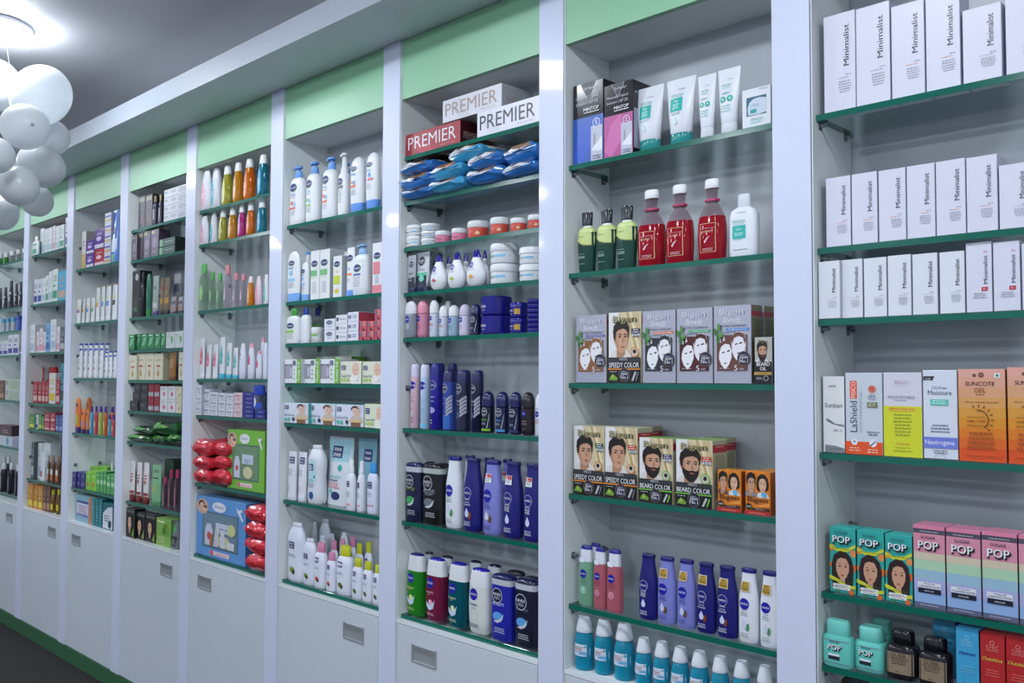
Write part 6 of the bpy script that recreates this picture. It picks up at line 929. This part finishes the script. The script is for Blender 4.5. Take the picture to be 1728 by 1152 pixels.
row(1, 2, A1, [(210, 242, 855, 'ms_w'), (245, 272, 905, 'ms_p'), (275, 297, 880, 'ms_p'), (299, 318, 905, 'ms_p'), (320, 348, 845, 'ms_b'), (351, 390, 818, 'ms_u' if 0 else 'ms_w', dict(d=.07)), (393, 416, 868, 'ms_p'), (419, 450, 870, 'ms_k')])
row(1, 3, B1, [(230, 262, 180, 'ms_r'), (265, 289, 180, 'ms_r'), (291, 314, 180, 'ms_r'), (316, 336, 185, 'ms_r'), (341, 386, 120, 'ms_y'), (389, 417, 165, 'ms_r'), (424, 447, 52, 'ms_t'), (240, 330, 75, 'rbag', dict(yf=.075, rho=.3)), (332, 410, 78, 'rbag', dict(yf=.085, rho=.3))])
row(1, 4, B1, [(203, 241, 405, 'ms_e'), (243, 266, 410, 'ms_n'), (268, 290, 408, 'ms_e'), (292, 304, 420, 'ms_e'), (306, 346, 397, 'ms_r', dict(n=2)), (349, 383, 397, 'ms_r', dict(n=2)), (386, 408, 412, 'ms_u'), (410, 434, 412, 'ms_u')])
row(1, 5, B1, [(218, 238, 600, 'ms_k'), (241, 290, 605, 'ms_w', dict(yf=.04)), (298, 350, 606, 'ms_w', dict(yf=.05)), (280, 322, 668, 'tb_w', dict(yf=.01, rho=.3)), (330, 350, 690, 'bt_br'), (352, 386, 690, 'bt_br'), (388, 424, 695, 'bt_br'), (380, 420, 625, 'ms_z', bk(yf=.1))])
row(1, 6, B1, [(192, 228, 895, 'ms_q'), (230, 262, 905, 'ms_q'), (264, 296, 910, 'ms_q'), (300, 322, 905, 'ms_z'), (324, 348, 905, 'ms_z'), (352, 388, 932, 'bt_ye'), (392, 425, 927, 'bt_ye')])
row(0, 0, A1, [(-10, 22, 362, 'bt_cg'), (28, 64, 355, 'bt_cg'), (68, 110, 345, 'bt_cc'), (114, 150, 335, 'bt_cc'), (154, 185, 325, 'bt_cc')])
row(0, 1, A1, [(-10, 18, 600, 'tb_k', dict(rho=.4)), (22, 56, 595, 'tb_k', dict(rho=.4)), (60, 98, 550, 'tb_k', dict(rho=.4)), (100, 130, 570, 'tb_k', dict(rho=.4)), (132, 160, 556, 'tb_k', dict(rho=.4))])
row(0, 2, A1, [(8, 40, 815, 'tp_b'), (42, 72, 810, 'tp_b'), (76, 112, 805, 'tp_b'), (116, 152, 790, 'tp_n')])
row(0, 3, A1, [(-8, 18, 970, 'ms_n'), (20, 54, 968, 'ms_n'), (57, 88, 925, 'ms_n'), (91, 130, 920, 'ms_n'), (132, 150, 1000, 'ms_k')])
row(0, 4, B1, [(-10, 32, 172, 'ms_z'), (36, 140, 165, 'lw_b', dict(n=2, d=.06))])
row(0, 5, B1, [(-10, 128, 558, 'wl_b', dict(d=.08)), (-8, 80, 482, 'dk_b', dict(yb=557, d=.06, pos='upper'))])
row(0, 6, B1, [(-20, 12, 690, 'bl_bt', dict(yf=.08)), (-30, 0, 745, 'bl_bt'), (4, 54, 745, 'bl_bt'), (56, 104, 745, 'bl_bt'), (106, 140, 755, 'bl_bt'), (38, 80, 700, 'bl_bt', dict(yf=.08))])

# ------------------------------------------------------------------ spare studs in the side panels, where no goods stand
BAYS = [o for o in bpy.data.objects if o.name.startswith('shelving_bay')]
for root in BAYS:
    i = int(root['bay']); x0 = BX(i); ox, oy = x0+BW_/2, .08; del root['bay']
    for z in LEV:
        if min(abs(z-q) for q in SH[i]) < .03: continue
        for yq in (.030, .140):
            for s in (0, 1):
                xa = x0 if s == 0 else x0+BW_-.014
                if any(it['i'] == i and it['bb'][0] < xa+.015 and it['bb'][1] > xa-.001 and it['bb'][2] < yq+.006 and it['bb'][3] > yq-.006 and it['bb'][4] < z-.01 and it['bb'][5] > z-.026 for it in ITEMS): continue
                pin(root, (x0 if s == 0 else x0+BW_)-ox, yq-oy, z-.017, 1 if s == 0 else -1)

# ------------------------------------------------------------------ labels that single each thing out
ORD = ['first', 'second', 'third', 'fourth', 'fifth', 'sixth', 'seventh', 'eighth', 'ninth', 'tenth']
from collections import defaultdict
grp = defaultdict(list); fam = defaultdict(list)
for it in ITEMS:
    it['desc'] = STY[it['st']][2]; it['key'] = (it['desc'], it['i'], it['k'], it['rear'], it['pos']); grp[it['key']].append(it); fam[(it['desc'], it['i'], it['k'])].append(it)
for key, L in grp.items():
    L.sort(key=lambda t: t['x']); F = fam[key[:3]]
    for n, it in enumerate(L):
        pre = []
        if it['rear'] and (any(not f['rear'] for f in F) or len(L) > 1): pre.append('rear')
        if it['pos']: pre.append(it['pos'])
        w = ' '.join(pre+[it['desc']])
        if len(L) > 1: w += ', %s from left' % ORD[n]
        w += ', %s, %s' % (shelfname(it['i'], it['k']), BAYN[it['i']])
        if len(w.replace(',', ' ').split()) > 16: print('LONG', len(w.split()), w)
        tag(it['o'], w, STY[it['st']][1], ('%ss on the %s of the %s' % (STY[it['st']][1], shelfname(it['i'], it['k']), BAYN[it['i']])) if len(F) > 1 else None)
print('ITEMS', len(ITEMS), 'styles', len(STY))

# ------------------------------------------------------------------ the room
def struct(name, *a, **k):
    o = boxo(name, *a, **k); o['kind'] = 'structure'; return o
XL, XR, YF = -7.0, 2.4, -5.0
struct('floor', XL, XR, YF, .30, -.06, 0, MAT_FLR)
struct('ceiling', XL, XR, YF, .30, ZC, ZC+.08, MAT_CEIL)
struct('wall_back', XL, XR, .180, .30, 0, ZC, MAT_WALL)
struct('wall_front', XL, XR, YF-.1, YF, 0, ZC, MAT_WALL)
struct('wall_left', XL-.1, XL, YF, .3, 0, ZC, MAT_WALL)
struct('wall_right', XR, XR+.1, YF, .3, 0, ZC, MAT_WALL)
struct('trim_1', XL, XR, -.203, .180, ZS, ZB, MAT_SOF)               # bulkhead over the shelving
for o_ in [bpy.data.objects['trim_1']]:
    o_.data.materials.append(MAT_SOF_DIM)
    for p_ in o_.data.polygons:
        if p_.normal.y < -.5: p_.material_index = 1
struct('trim_2', -4.82, .62, -.003, .17, 0, .0662, MAT_PLG, bev=.001)   # green plinth
lamp_em = bpy.data.materials.new('lamp_diffuser'); lamp_em.use_nodes = True; b = lamp_em.node_tree.nodes['Principled BSDF']
b.inputs['Base Color'].default_value = (.9, .9, .9, 1); b.inputs['Emission Color'].default_value = (*LAMP_C, 1); b.inputs['Emission Strength'].default_value = LAMP_E
for n, (lx, ly) in enumerate(LAMPS):
    r = empty('ceiling_lamp', (lx, ly, ZC))
    bm = bmesh.new(); loft(bm, [(0, .10, .10, 2), (-.004, .118, .118, 2), (-.012, .118, .118, 2), (-.014, .112, .112, 2)], 0, 40)
    obj('frame', bm, M('#dfe2ea'), r)
    bm = bmesh.new(); loft(bm, [(-.014, .112, .112, 2), (-.026, .112, .112, 2), (-.036, .104, .104, 2), (-.040, .085, .085, 2)], 0, 40); obj('diffuser', bm, lamp_em, r, smooth=True)
    tag(r, 'round white surface-mounted ceiling lamp above the balloon cluster' if n == 0 else 'unseen round white surface-mounted ceiling lamp over the shop aisle', 'lamp', 'round ceiling lamps')

# ------------------------------------------------------------------ balloons hanging under the lamp
bal = bpy.data.materials.new('balloon_rubber'); bal.use_nodes = True; nt = bal.node_tree; b = nt.nodes['Principled BSDF']
b.inputs['Base Color'].default_value = lin('#cdd0d2'); b.inputs['Roughness'].default_value = .3
tl = nt.nodes.new('ShaderNodeBsdfTranslucent'); tl.inputs[0].default_value = lin('#cdd2d6'); mx = nt.nodes.new('ShaderNodeMixShader'); mx.inputs[0].default_value = .45
nt.links.new(b.outputs[0], mx.inputs[1]); nt.links.new(tl.outputs[0], mx.inputs[2]); nt.links.new(mx.outputs[0], nt.nodes['Material Output'].inputs[0])
BAL = [(70, 160, 49, 3.0, 'bright white balloon, rightmost of the upper pair'), (-10, 142, 45, 3.16, 'bright white balloon at the frame edge under the lamp'), (42, 214, 40, 2.82, 'white balloon whose dark knot faces out'),
       (84, 232, 32, 3.12, 'greenish white balloon tucked behind the knot-faced one'), (-8, 262, 32, 2.72, 'white balloon cut by left frame edge, mid cluster'), (71, 281, 36, 2.98, 'grey-white balloon bulging right at mid cluster'),
       (32, 314, 33, 2.84, 'soft grey balloon low in the cluster front'), (62, 338, 27, 3.09, 'small grey balloon at lower right of the cluster'), (4, 360, 27, 2.93, 'lowest balloon of the cluster')]
cen = deep(10, 240, 2.93)
for px, py, rp, t, lb in BAL:
    c = deep(px, py, t); rad = rp/FPX*t*.95; r = empty('balloon', c); tag(r, lb, 'balloon', 'white balloons under the lamp')
    r.rotation_mode = 'QUATERNION'
    v = (c-cen) if (px, py) != (42, 214) else Vector((-1.12, .07, .15))
    r.rotation_quaternion = v.normalized().to_track_quat('Z', 'Y')
    bm = bmesh.new(); loft(bm, [(-rad*1.12*math.cos(math.pi*k/18)*(1.06 if k < 9 else .98), rad*math.sin(math.pi*k/18)*(.93 if k < 4 else 1)+.0006, rad*math.sin(math.pi*k/18)*(.93 if k < 4 else 1)+.0006, 2) for k in range(19)], 0, 36)
    obj('skin', bm, bal, r, smooth=True)
    bm = bmesh.new(); loft(bm, [(-rad*1.17, .0035, .0035, 2), (-rad*1.20, .002, .002, 2), (-rad*1.24, .006, .006, 2)], 0, 12); obj('knot', bm, M('#8c9094'), r, smooth=True)
st = empty('hanging_thread', Vector((-2.37, -.64, ZC-.034)))
top = Vector((-2.37, -.64, ZC-.034)); tgt = deep(16, 112, 3.0)
bm = bmesh.new(); d = tgt-top; cyl(bm, (0, 0, 0), d, .0008, d.length, 0, 8)
cyl(bm, (0, 0, 0), (0, 0, 1), .003, .006, 0, 10)
bpy.data.objects.remove(st); o = obj('hanging_thread', bm, M('#c8ccd4'), None, top); tag(o, 'thin white thread holding the balloon cluster below the lamp', 'thread')
